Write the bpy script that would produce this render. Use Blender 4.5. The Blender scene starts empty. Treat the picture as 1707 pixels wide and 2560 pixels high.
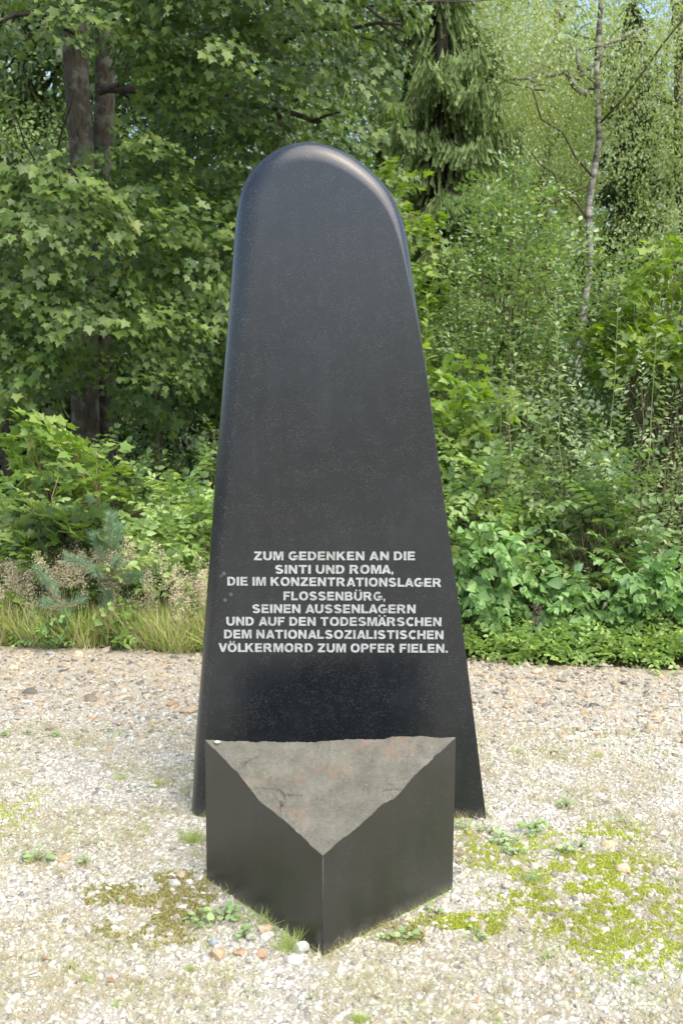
import bpy, math, random
import numpy as np
from mathutils import Vector, Matrix

scene = bpy.context.scene
RNG = np.random.default_rng(11)
random.seed(11)

# ------------------------------------------------------------------ camera, world, sun, exposure
PITCH = math.radians(7.125); ROLL = 0.0058; CAMH = 1.65; FPX = 2400.0   # focal length in pixels of the 1707x2560 photograph
fw = Vector((0, math.cos(PITCH), -math.sin(PITCH)))
up0 = Vector((0, math.sin(PITCH), math.cos(PITCH))); r0 = Vector((1, 0, 0))
rt = r0 * math.cos(ROLL) + up0 * math.sin(ROLL)
upv = up0 * math.cos(ROLL) - r0 * math.sin(ROLL)
cam_d = bpy.data.cameras.new('camera'); cam = bpy.data.objects.new('camera', cam_d)
scene.collection.objects.link(cam)
m = Matrix.Identity(4)
for i in range(3):
    m[i][0] = rt[i]; m[i][1] = upv[i]; m[i][2] = -fw[i]
m[2][3] = CAMH
cam.matrix_world = m
cam_d.sensor_fit = 'VERTICAL'; cam_d.sensor_height = 36.0; cam_d.lens = 36.0 * FPX / 2560.0
cam_d.clip_start = 0.05; cam_d.clip_end = 600
cam_d.dof.use_dof = True; cam_d.dof.focus_distance = 3.7; cam_d.dof.aperture_fstop = 5.6
scene.camera = cam

world = bpy.data.worlds.new("World"); scene.world = world; world.use_nodes = True
wn = world.node_tree.nodes; wl = world.node_tree.links
bg = wn['Background']
sky = wn.new('ShaderNodeTexSky'); sky.sky_type = 'NISHITA'; sky.sun_disc = False
SUN_EL = math.radians(58); SUN_AZ = math.radians(138)     # high, from the right, behind thin cloud
sky.sun_elevation = SUN_EL; sky.sun_rotation = SUN_AZ
sky.dust_density = 3.2; sky.air_density = 1.0; sky.ozone_density = 0.7
wl.new(sky.outputs[0], bg.inputs[0]); bg.inputs[1].default_value = 0.15
sun_d = bpy.data.lights.new('sun', 'SUN'); sun = bpy.data.objects.new('sun', sun_d); scene.collection.objects.link(sun)
sun_d.energy = 1.5; sun_d.angle = math.radians(85); sun_d.color = (1.0, 0.945, 0.80)
sdir = Vector((math.cos(SUN_EL) * math.sin(SUN_AZ), math.cos(SUN_EL) * math.cos(SUN_AZ), math.sin(SUN_EL)))
sun.rotation_euler = sdir.to_track_quat('Z', 'Y').to_euler()
vs = scene.view_settings
vs.view_transform = 'Standard'; vs.look = 'None'; vs.exposure = 1.4; vs.gamma = 1.0; vs.use_curve_mapping = False
scene.cycles.max_bounces = 7; scene.cycles.diffuse_bounces = 4; scene.cycles.transmission_bounces = 4
scene.cycles.use_denoising = True
scene.render.engine = 'CYCLES'

# ------------------------------------------------------------------ helpers
def ray(px, py):
    return fw + rt * ((px - 853.5) / FPX) - upv * ((py - 1280.0) / FPX)
def at(px, py, Y):                     # world point at distance Y ahead
    d = ray(px, py); t = Y / d.y
    return Vector((d.x * t, Y, CAMH + d.z * t))
def ground(px, py):
    d = ray(px, py); t = -CAMH / d.z
    return Vector((d.x * t, d.y * t, 0))
def proj(P):                           # world points -> photo pixels
    P = np.atleast_2d(np.asarray(P, float)); q = P - np.array([0, 0, CAMH])
    f = q @ np.array(fw); f = np.where(f < .05, .05, f)
    return 853.5 + FPX * (q @ np.array(rt)) / f, 1280 - FPX * (q @ np.array(upv)) / f, f

COL = scene.collection
def tag(o, label=None, cat=None, group=None, kind=None):
    if label: o['label'] = label
    if cat: o['category'] = cat
    if group: o['group'] = group
    if kind: o['kind'] = kind
    return o
def empty(name, loc, label, cat, group=None):
    o = bpy.data.objects.new(name, None); COL.objects.link(o); o.location = loc
    o.empty_display_size = .1
    return tag(o, label, cat, group)
def link(name, me, mat=None, parent=None):
    o = bpy.data.objects.new(name, me); COL.objects.link(o)
    if mat and not me.materials: me.materials.append(mat)
    if parent:
        o.parent = parent
        if parent.parent: o.location = (0, 0, 0)
    return o
def tri_mesh(name, V, T, smooth=False):
    V = np.asarray(V, np.float32); T = np.asarray(T, np.int32)
    me = bpy.data.meshes.new(name)
    me.vertices.add(len(V)); me.vertices.foreach_set('co', V.ravel())
    me.loops.add(T.size); me.loops.foreach_set('vertex_index', T.ravel())
    me.polygons.add(len(T)); me.polygons.foreach_set('loop_start', np.arange(0, T.size, 3, dtype=np.int32))
    me.update(calc_edges=True)
    if smooth: me.polygons.foreach_set('use_smooth', np.ones(len(T), bool))
    me.validate()
    return me
def nrm(a):
    return a / np.maximum(np.linalg.norm(a, axis=-1, keepdims=True), 1e-9)

# ------------------------------------------------------------------ materials
def nt(name):
    mt = bpy.data.materials.new(name); mt.use_nodes = True
    return mt, mt.node_tree.nodes, mt.node_tree.links
def ramp(n, stops):
    r = n.new('ShaderNodeValToRGB'); e = r.color_ramp.elements
    while len(e) < len(stops): e.new(.5)
    for k, (p, c) in enumerate(stops):
        e[k].position = p; e[k].color = (*c, 1)
    return r
def noise(n, l, scale, detail=3, rough=.55, vec=None, dist=0):
    t = n.new('ShaderNodeTexNoise'); t.inputs['Scale'].default_value = scale
    t.inputs['Detail'].default_value = detail; t.inputs['Roughness'].default_value = rough
    t.inputs['Distortion'].default_value = dist
    if vec is None:
        vec = n.new('ShaderNodeNewGeometry').outputs['Position']
    l.new(vec, t.inputs['Vector'])
    return t
def math_node(n, l, op, a, b=None, c=None):
    q = n.new('ShaderNodeMath'); q.operation = op
    for k, v in enumerate((a, b, c)):
        if v is None: continue
        if isinstance(v, (int, float)): q.inputs[k].default_value = v
        else: l.new(v, q.inputs[k])
    return q.outputs[0]
def mix(n, l, f, a, b, blend='MIX'):
    q = n.new('ShaderNodeMix'); q.data_type = 'RGBA'; q.blend_type = blend
    if isinstance(f, (int, float)): q.inputs[0].default_value = f
    else: l.new(f, q.inputs[0])
    for k, v in ((6, a), (7, b)):
        if isinstance(v, tuple): q.inputs[k].default_value = (*v, 1)
        else: l.new(v, q.inputs[k])
    return q.outputs[2]
def island_random(n, l):
    g = n.new('ShaderNodeNewGeometry'); o = n.new('ShaderNodeObjectInfo')
    return math_node(n, l, 'FRACT', math_node(n, l, 'ADD', g.outputs['Random Per Island'], math_node(n, l, 'MULTIPLY', o.outputs['Random'], 7.3)))

def leaf_mat(name, stops, trans=.35, rough=.42, back=None, tcol=(1.5, 1.6, .5), clump=.5, spec=.5):
    mt, n, l = nt(name); b = n['Principled BSDF']; out = n['Material Output']
    r = island_random(n, l)
    ns = noise(n, l, 1.3, 2)
    v = math_node(n, l, 'MULTIPLY_ADD', ns.outputs[0], clump, math_node(n, l, 'MULTIPLY', r, 1 - clump * .5))
    v = math_node(n, l, 'SUBTRACT', v, clump * .25)
    cr = ramp(n, stops); l.new(v, cr.inputs[0]); c = cr.outputs[0]
    tc = c
    if back:
        g = n.new('ShaderNodeNewGeometry'); c = mix(n, l, g.outputs['Backfacing'], c, back)
    l.new(c, b.inputs['Base Color']); b.inputs['Roughness'].default_value = rough
    b.inputs['Specular IOR Level'].default_value = spec
    t = n.new('ShaderNodeBsdfTranslucent'); l.new(mix(n, l, 1.0, tc, tcol, 'MULTIPLY'), t.inputs[0])
    ms = n.new('ShaderNodeMixShader'); ms.inputs[0].default_value = trans
    l.new(b.outputs[0], ms.inputs[1]); l.new(t.outputs[0], ms.inputs[2]); l.new(ms.outputs[0], out.inputs[0])
    return mt

def bark_mat(name, dark, light, scale=9, patch=None):
    mt, n, l = nt(name); b = n['Principled BSDF']
    tc = n.new('ShaderNodeTexCoord'); mp = n.new('ShaderNodeMapping'); mp.inputs['Scale'].default_value = (1, 1, .25)
    l.new(tc.outputs['Object'], mp.inputs[0])
    t = noise(n, l, scale * 3, 5, .7, mp.outputs[0], .6)
    cr = ramp(n, [(.35, dark), (.62, light)]); l.new(t.outputs[0], cr.inputs[0]); c = cr.outputs[0]
    if patch:
        t2 = noise(n, l, 6, 5, .65, tc.outputs['Object']); r2 = ramp(n, [(.48, (0, 0, 0)), (.6, (1, 1, 1))]); l.new(t2.outputs[0], r2.inputs[0])
        c = mix(n, l, r2.outputs[0], c, patch)
    l.new(c, b.inputs['Base Color']); b.inputs['Roughness'].default_value = .9
    bp = n.new('ShaderNodeBump'); bp.inputs['Strength'].default_value = .6; bp.inputs['Distance'].default_value = .02
    l.new(t.outputs[0], bp.inputs['Height']); l.new(bp.outputs[0], b.inputs['Normal'])
    return mt

M = {}
M['maple_leaf'] = leaf_mat('maple_leaf', [(0, (.034, .070, .014)), (.4, (.085, .145, .030)), (.8, (.155, .225, .052)), (1, (.25, .28, .07))], .33, .45, back=(.11, .17, .085))
M['young_maple'] = leaf_mat('young_maple', [(0, (.12, .21, .05)), (.5, (.21, .32, .08)), (1, (.32, .40, .11))], .38, .45)
M['bright_maple'] = leaf_mat('bright_maple', [(0, (.08, .15, .022)), (.5, (.16, .255, .038)), (1, (.29, .36, .06))], .42, .45)  # yellow-green also stands in for backlight on the maple's right side
M['dogwood'] = leaf_mat('dogwood', [(0, (.12, .21, .06)), (.5, (.25, .37, .11)), (.85, (.38, .50, .19)), (1, (.46, .50, .20))], .33, .42, back=(.16, .24, .13))
M['hornbeam'] = leaf_mat('hornbeam', [(0, (.055, .115, .03)), (.5, (.15, .24, .07)), (.85, (.29, .39, .16)), (1, (.42, .47, .22))], .33, .32, back=(.18, .27, .13), spec=.8)
M['willow'] = leaf_mat('willow', [(0, (.09, .14, .045)), (.5, (.18, .255, .09)), (.9, (.34, .41, .19)), (1, (.46, .42, .18))], .28, .36, back=(.26, .33, .24), spec=.7)
M['elder'] = leaf_mat('elder', [(0, (.10, .21, .06)), (.6, (.21, .36, .12)), (1, (.34, .48, .20))], .3, .45, back=(.17, .27, .16))
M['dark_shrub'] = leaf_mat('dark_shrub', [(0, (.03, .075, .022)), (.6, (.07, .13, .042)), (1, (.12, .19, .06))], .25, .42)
M['bramble'] = leaf_mat('bramble', [(0, (.18, .29, .07)), (.6, (.31, .45, .13)), (.92, (.44, .54, .20)), (1, (.48, .40, .12))], .35, .5, back=(.2, .28, .14))
M['birch_leaf'] = leaf_mat('birch_leaf', [(0, (.19, .25, .10)), (.5, (.32, .39, .17)), (1, (.46, .52, .26))], .4, .45, clump=.7)
M['far_leaf'] = leaf_mat('far_leaf', [(0, (.13, .19, .06)), (.5, (.22, .30, .10)), (1, (.36, .43, .17))], .38, .5, clump=.7)
M['spruce_twig'] = leaf_mat('spruce_twig', [(0, (.10, .15, .05)), (.5, (.17, .235, .085)), (1, (.26, .34, .14))], .15, .8, clump=.6, spec=.15)
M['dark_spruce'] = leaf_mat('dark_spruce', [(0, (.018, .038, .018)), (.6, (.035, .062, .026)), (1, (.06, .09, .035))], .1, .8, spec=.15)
M['pine_needle'] = leaf_mat('pine_needle', [(0, (.12, .21, .13)), (.6, (.21, .34, .21)), (1, (.33, .46, .29))], .15, .5)
M['grass'] = leaf_mat('grass', [(0, (.24, .33, .07)), (.6, (.38, .48, .13)), (1, (.56, .57, .26))], .35, .5)
M['dry_grass'] = leaf_mat('dry_grass', [(0, (.34, .29, .14)), (.6, (.52, .46, .27)), (1, (.62, .57, .39))], .25, .6, tcol=(1, .9, .7))
M['seed_head'] = leaf_mat('seed_head', [(0, (.46, .39, .24)), (.6, (.66, .58, .40)), (1, (.78, .72, .54))], .2, .7, tcol=(1, .9, .7))
M['moss'] = leaf_mat('moss', [(.1, (.27, .27, .05)), (.42, (.39, .45, .06)), (.72, (.49, .56, .09)), (1, (.36, .28, .10))], .2, .8, clump=.9, spec=.15)
M['brown_moss'] = leaf_mat('brown_moss', [(.1, (.20, .12, .06)), (.4, (.29, .29, .10)), (.7, (.38, .42, .15)), (1, (.34, .20, .09))], .1, .8, clump=.4, spec=.15)
M['weed'] = leaf_mat('weed', [(0, (.17, .28, .10)), (.6, (.28, .41, .17)), (1, (.40, .50, .24))], .25, .5)
M['yellow_leaf'] = leaf_mat('yellow_leaf', [(0, (.45, .35, .03)), (1, (.6, .5, .06))], .3, .5)
M['fallen_leaf'] = leaf_mat('fallen_leaf', [(0, (.35, .14, .07)), (1, (.5, .24, .12))], .1, .6)
M['maple_bark'] = bark_mat('maple_bark', (.03, .023, .017), (.09, .075, .055), 9, (.14, .145, .115))
M['dark_bark'] = bark_mat('dark_bark', (.03, .024, .018), (.075, .06, .045), 9)
M['twig'] = bark_mat('twig', (.07, .06, .03), (.14, .12, .06), 12)
M['green_twig'] = bark_mat('green_twig', (.12, .16, .05), (.2, .24, .08), 12)
M['red_twig'] = bark_mat('red_twig', (.18, .11, .06), (.30, .20, .11), 12)
M['dead_stalk'] = bark_mat('dead_stalk', (.09, .065, .05), (.20, .16, .13), 14)

def birch_bark():
    mt, n, l = nt('birch_bark'); b = n['Principled BSDF']
    tc = n.new('ShaderNodeTexCoord'); mp = n.new('ShaderNodeMapping'); mp.inputs['Scale'].default_value = (1, 1, 4)
    l.new(tc.outputs['Object'], mp.inputs[0])
    t = noise(n, l, 3.2, 5, .65, mp.outputs[0], .4)
    cr = ramp(n, [(.40, (.05, .045, .035)), (.50, (.20, .19, .16)), (.64, (.42, .40, .36))]); l.new(t.outputs[0], cr.inputs[0])
    l.new(cr.outputs[0], b.inputs['Base Color']); b.inputs['Roughness'].default_value = .75
    return mt
M['birch_bark'] = birch_bark()

def stone_polished(name, base, rough, speck=.9, streak=True):
    """honed black gabbro: fine pale crystal flecks, faint vertical water streaks"""
    mt, n, l = nt(name); b = n['Principled BSDF']
    tc = n.new('ShaderNodeTexCoord')
    v = n.new('ShaderNodeTexVoronoi'); v.inputs['Scale'].default_value = 330; l.new(tc.outputs['Object'], v.inputs['Vector'])
    near = math_node(n, l, 'LESS_THAN', v.outputs['Distance'], .30)
    sep = n.new('ShaderNodeSeparateColor'); l.new(v.outputs['Color'], sep.inputs[0])
    cl = noise(n, l, 16, 4, .65, tc.outputs['Object'])
    thr = math_node(n, l, 'MULTIPLY_ADD', cl.outputs[0], 2.2, -.86)
    few = math_node(n, l, 'LESS_THAN', sep.outputs[0], thr)
    sp = math_node(n, l, 'MULTIPLY', math_node(n, l, 'MULTIPLY', near, few), math_node(n, l, 'MULTIPLY_ADD', sep.outputs[1], .8, .15))
    sp = math_node(n, l, 'MULTIPLY', sp, speck)
    big = noise(n, l, 2.2, 4, .6, tc.outputs['Object'])
    cr = ramp(n, [(.3, tuple(x * .75 for x in base)), (.7, tuple(x * 1.25 for x in base))]); l.new(big.outputs[0], cr.inputs[0])
    c = cr.outputs[0]
    if streak:
        mp = n.new('ShaderNodeMapping'); mp.inputs['Scale'].default_value = (26, 26, .8); l.new(tc.outputs['Object'], mp.inputs[0])
        st = noise(n, l, 1.0, 3, .6, mp.outputs[0]); sr = ramp(n, [(.5, (0, 0, 0)), (.72, (1, 1, 1))]); l.new(st.outputs[0], sr.inputs[0])
        c = mix(n, l, math_node(n, l, 'MULTIPLY', sr.outputs[0], .05), c, (.075, .08, .085))
    c = mix(n, l, sp, c, (.24, .25, .26))
    zz_ = n.new('ShaderNodeSeparateXYZ'); l.new(tc.outputs['Object'], zz_.inputs[0])
    dn = noise(n, l, 30, 5, .7, tc.outputs['Object'])
    dirt = math_node(n, l, 'SUBTRACT', math_node(n, l, 'MULTIPLY', dn.outputs[0], .085), zz_.outputs['Z'])
    dm = n.new('ShaderNodeMapRange'); dm.inputs[1].default_value = .0; dm.inputs[2].default_value = .05; dm.inputs[4].default_value = .4; l.new(dirt, dm.inputs[0])
    c = mix(n, l, dm.outputs[0], c, (.17, .155, .12))
    du = noise(n, l, 5, 6, .7, tc.outputs['Object'], .5); dr_ = ramp(n, [(.5, (0, 0, 0)), (.8, (1, 1, 1))]); l.new(du.outputs[0], dr_.inputs[0])
    c = mix(n, l, math_node(n, l, 'MULTIPLY', dr_.outputs[0], .10), c, (.07, .07, .065))
    l.new(c, b.inputs['Base Color'])
    rr = math_node(n, l, 'MULTIPLY_ADD', big.outputs[0], .16, rough - .08); l.new(rr, b.inputs['Roughness'])
    fine = noise(n, l, 420, 2, .5, tc.outputs['Object'])
    bp = n.new('ShaderNodeBump'); b.inputs['IOR'].default_value = 1.62
    bp.inputs['Strength'].default_value = .06; bp.inputs['Distance'].default_value = .001
    l.new(fine.outputs[0], bp.inputs['Height']); l.new(bp.outputs[0], b.inputs['Normal'])
    return mt
M['stele'] = stone_polished('black_honed_stone', (.008, .0105, .013), .26, .8)
M['block'] = stone_polished('black_block_stone', (.020, .021, .018), .36, .4)

def rough_top():
    mt, n, l = nt('broken_stone'); b = n['Principled BSDF']; tc = n.new('ShaderNodeTexCoord'); ob = tc.outputs['Object']
    a = noise(n, l, 14, 6, .7, ob); cr = ramp(n, [(.3, (.105, .100, .074)), (.5, (.143, .137, .104)), (.72, (.19, .184, .145))]); l.new(a.outputs[0], cr.inputs[0])
    r = noise(n, l, 6, 4, .6, ob); rr = ramp(n, [(.56, (0, 0, 0)), (.72, (1, 1, 1))]); l.new(r.outputs[0], rr.inputs[0])
    sx = n.new('ShaderNodeSeparateXYZ'); l.new(ob, sx.inputs[0])
    mk = n.new('ShaderNodeMapRange'); mk.inputs[1].default_value = -.16; mk.inputs[2].default_value = 0.0; l.new(sx.outputs['Y'], mk.inputs[0])
    c = mix(n, l, math_node(n, l, 'MULTIPLY', math_node(n, l, 'MULTIPLY', rr.outputs[0], mk.outputs[0]), .75), cr.outputs[0], (.28, .14, .085))
    v = n.new('ShaderNodeTexVoronoi'); v.inputs['Scale'].default_value = 300; l.new(ob, v.inputs['Vector'])
    sep = n.new('ShaderNodeSeparateColor'); l.new(v.outputs['Color'], sep.inputs[0])
    sp = math_node(n, l, 'MULTIPLY', math_node(n, l, 'LESS_THAN', v.outputs['Distance'], .28), math_node(n, l, 'LESS_THAN', sep.outputs[0], .10))
    c = mix(n, l, sp, c, (.40, .38, .32))
    w = noise(n, l, 11, 3, .6, ob, .3); wr = ramp(n, [(.70, (0, 0, 0)), (.78, (1, 1, 1))]); l.new(w.outputs[0], wr.inputs[0])
    c = mix(n, l, math_node(n, l, 'MULTIPLY', wr.outputs[0], .5), c, (.42, .42, .44))
    l.new(c, b.inputs['Base Color']); b.inputs['Roughness'].default_value = .75
    f = noise(n, l, 48, 9, .82, ob, .5)
    bp = n.new('ShaderNodeBump'); bp.inputs['Strength'].default_value = 1.0; bp.inputs['Distance'].default_value = .010
    l.new(f.outputs[0], bp.inputs['Height']); l.new(bp.outputs[0], b.inputs['Normal'])
    return mt
M['broken'] = rough_top()

def letter_mat():
    mt, n, l = nt('letter_metal'); b = n['Principled BSDF']
    a = noise(n, l, 60, 4, .65); cr = ramp(n, [(.30, (.20, .20, .18)), (.46, (.34, .35, .35)), (.7, (.42, .44, .46))]); l.new(a.outputs[0], cr.inputs[0])
    g = noise(n, l, 9, 3, .6); gr = ramp(n, [(.5, (0, 0, 0)), (.62, (1, 1, 1))]); l.new(g.outputs[0], gr.inputs[0])
    f = noise(n, l, 90, 3, .6); fr = ramp(n, [(.45, (0, 0, 0)), (.55, (1, 1, 1))]); l.new(f.outputs[0], fr.inputs[0])
    c = mix(n, l, math_node(n, l, 'MULTIPLY', math_node(n, l, 'MULTIPLY', gr.outputs[0], fr.outputs[0]), .5), cr.outputs[0], (.20, .21, .14))
    l.new(c, b.inputs['Base Color']); b.inputs['Roughness'].default_value = .5
    return mt
M['letter'] = letter_mat()

def plain(name, col, rough=.7):
    mt, n, l = nt(name); b = n['Principled BSDF']
    a = noise(n, l, 40, 4); cr = ramp(n, [(.3, tuple(x * .75 for x in col)), (.7, tuple(min(1, x * 1.2) for x in col))]); l.new(a.outputs[0], cr.inputs[0])
    l.new(cr.outputs[0], b.inputs['Base Color']); b.inputs['Roughness'].default_value = rough
    return mt
M['worn_spot'] = plain('lime_spot', (.07, .08, .085), .6)
M['dropping'] = plain('white_dropping', (.75, .75, .72), .6)

def pebble_mat(name, stops, rust=.0):
    mt, n, l = nt(name); b = n['Principled BSDF']
    r = island_random(n, l); cr = ramp(n, stops); l.new(r, cr.inputs[0])
    a = noise(n, l, 170, 3, .6); ar = ramp(n, [(.3, (.74, .74, .74)), (.7, (1.12, 1.12, 1.12))]); l.new(a.outputs[0], ar.inputs[0])
    c = mix(n, l, 1.0, cr.outputs[0], ar.outputs[0], 'MULTIPLY')
    if rust:
        g = noise(n, l, 4.5, 4, .6); gr = ramp(n, [(.45, (0, 0, 0)), (.6, (1, 1, 1))]); l.new(g.outputs[0], gr.inputs[0])
        c = mix(n, l, math_node(n, l, 'MULTIPLY', gr.outputs[0], rust), c, (.46, .34, .19))
    l.new(c, b.inputs['Base Color']); b.inputs['Roughness'].default_value = .8; b.inputs['Specular IOR Level'].default_value = .3
    return mt
M['pebble'] = pebble_mat('pale_gravel', [(0, (.17, .165, .145)), (.15, (.31, .30, .26)), (.45, (.44, .425, .365)), (.75, (.51, .50, .44)), (.93, (.60, .59, .55)), (.97, (.60, .59, .55)), (1, (.42, .29, .17))])
M['rubble'] = pebble_mat('brown_rubble', [(0, (.10, .095, .085)), (.25, (.20, .185, .155)), (.5, (.33, .275, .19)), (.75, (.40, .345, .25)), (.93, (.53, .48, .39)), (1, (.40, .23, .11))], .3)
M['brown_stone'] = plain('brown_stone', (.36, .27, .17)); M['grey_stone'] = plain('grey_stone', (.33, .32, .30))
M['white_stone'] = plain('white_stone', (.45, .44, .40)); M['blue_stone'] = plain('blue_grey_stone', (.30, .34, .40))
M['tan_stone'] = plain('tan_stone', (.55, .42, .27)); M['rust_stone'] = plain('rust_stone', (.36, .23, .14))

def ground_mat(name, stops, scale, bump=.4):
    mt, n, l = nt(name); b = n['Principled BSDF']
    a = noise(n, l, scale, 6, .7); cr = ramp(n, stops); l.new(a.outputs[0], cr.inputs[0])
    l.new(cr.outputs[0], b.inputs['Base Color']); b.inputs['Roughness'].default_value = .95; b.inputs['Specular IOR Level'].default_value = .1
    bp = n.new('ShaderNodeBump'); bp.inputs['Strength'].default_value = bump; bp.inputs['Distance'].default_value = .01
    f = noise(n, l, scale * 4, 5, .7); l.new(f.outputs[0], bp.inputs['Height']); l.new(bp.outputs[0], b.inputs['Normal'])
    return mt
M['grit'] = ground_mat('grit', [(.3, (.24, .225, .175)), (.5, (.34, .32, .26)), (.7, (.43, .41, .345))], 90)
M['forest_floor'] = ground_mat('forest_floor', [(.3, (.028, .024, .014)), (.5, (.05, .05, .022)), (.7, (.07, .085, .03))], 7)

# ------------------------------------------------------------------ mesh tools
class MB:
    def __init__(s): s.V = []; s.T = []; s.n = 0
    def add(s, V, T):
        V = np.asarray(V, float); s.V.append(V); s.T.append(np.asarray(T, int) + s.n); s.n += len(V)
    def tube(s, pts, rad, k=6):
        pts = np.asarray(pts, float); n = len(pts)
        rad = np.broadcast_to(np.asarray(rad, float), (n,))
        tan = nrm(np.gradient(pts, axis=0))
        ref = np.array([0, 0, 1.]) if abs(tan[0][2]) < .9 else np.array([1., 0, 0])
        a = nrm(np.cross(tan, ref)); b = np.cross(tan, a)
        th = np.linspace(0, 2 * math.pi, k, endpoint=False)
        V = pts[:, None] + rad[:, None, None] * (np.cos(th)[None, :, None] * a[:, None] + np.sin(th)[None, :, None] * b[:, None])
        V = V.reshape(-1, 3); T = []
        for i in range(n - 1):
            for j in range(k):
                q = i * k + j; w = i * k + (j + 1) % k
                T += [(q, w, q + k), (w, w + k, q + k)]
        for j in range(1, k - 1):
            T.append((0, j + 1, j)); T.append(((n - 1) * k, (n - 1) * k + j, (n - 1) * k + j + 1))
        s.add(V, T)
    def build(s, name, mat, parent=None, smooth=True, off=None):
        if not s.V: return None
        V = np.concatenate(s.V)
        if parent is not None:
            r = parent
            while r.parent: r = r.parent
            V = V - np.array(r.location)
        return link(name, tri_mesh(name, V, np.concatenate(s.T), smooth), mat, parent)

def bend_path(p, q, n=6, sag=0., wob=.0, rng=RNG):
    p = np.array(p, float); q = np.array(q, float); t = np.linspace(0, 1, n)[:, None]
    P = p + (q - p) * t
    P[:, 2] += sag * np.sin(t[:, 0] * math.pi)
    P[1:-1] += rng.normal(0, wob, (n - 2, 3))
    return P

# leaf templates: y is the leaf's length, x its width, z its face; a fold along the midrib
def tmpl(half, fold=.12, curl=-.10, mid=.35):
    """half: outline of the right half from base to tip"""
    L = [(-x, y) for x, y in half[1:-1]][::-1]
    out = list(half) + L
    V = [(x, y, abs(x) * fold + curl * y * y) for x, y in out] + [(0, mid, curl * mid * mid - .02)]
    c = len(out); T = [(c, i, (i + 1) % c) for i in range(c)]
    return np.array(V), np.array(T)
TM = {
 'maple': tmpl([(0, -.04), (.40, -.06), (.35, .16), (.58, .50), (.28, .52), (0, .98)], .18, -.16, .3),
 'maple_fine': tmpl([(0, 0), (.16, -.13), (.30, -.10), (.46, .04), (.34, .12), (.30, .22), (.50, .36), (.66, .56), (.42, .52), (.24, .46), (.28, .66), (.16, .72), (.10, .86), (0, 1.04)], .18, -.16, .3),
 'oval': (np.array([(0, 0, 0), (.26, .30, .06), (.25, .62, .0), (0, 1, -.18), (-.25, .62, .0), (-.26, .30, .06)]), np.array([(0, 1, 2), (0, 2, 3), (0, 3, 4), (0, 4, 5)])),
 'oval_fine': tmpl([(0, 0), (.16, .12), (.27, .32), (.28, .55), (.16, .80), (0, 1.0)], .25, -.18, .45),
 'heart': tmpl([(0, 0), (.30, .05), (.40, .35), (.24, .70), (0, 1.0)], .22, -.2, .4),
 'narrow': tmpl([(0, 0), (.17, .35), (.14, .68), (0, 1.0)], .2, -.15, .5),
 'round': tmpl([(0, 0), (.38, .15), (.46, .5), (.28, .86), (0, .95)], .15, -.08, .5),
 'small': (np.array([(0, 0, 0), (.32, .42, .06), (0, 1, -.05), (-.32, .42, .06)]), np.array([(0, 1, 2), (0, 2, 3)])),
 'trefoil': None,
}
def spruce_tmpl():
    V = []; T = []; rng = np.random.default_rng(3)
    for i in range(3):
        y = i / 3.2; 
        for sgn in (-1, 1):
            a = len(V); w = .06 * (1 - .4 * y) * rng.uniform(.7, 1.2); z = rng.uniform(-.08, .08)
            V += [(0, y, 0), (sgn * w * 1.25, y + .40, z), (sgn * -.01, y + .38, 0)]
            T.append((a, a + 1, a + 2))
    return np.array(V), np.array(T)
TM['spruce'] = spruce_tmpl()

def merge(t, P, D, N, S):
    tv, tt = TM[t] if isinstance(t, str) else t
    D = nrm(D); N = nrm(N - (N * D).sum(1, keepdims=True) * D); X = np.cross(D, N)
    V = P[:, None] + S[:, None, None] * (tv[None, :, 0:1] * X[:, None] + tv[None, :, 1:2] * D[:, None] + tv[None, :, 2:3] * N[:, None])
    T = tt[None] + (np.arange(len(P)) * len(tv))[:, None, None]
    return V.reshape(-1, 3), T.reshape(-1, 3)

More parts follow.
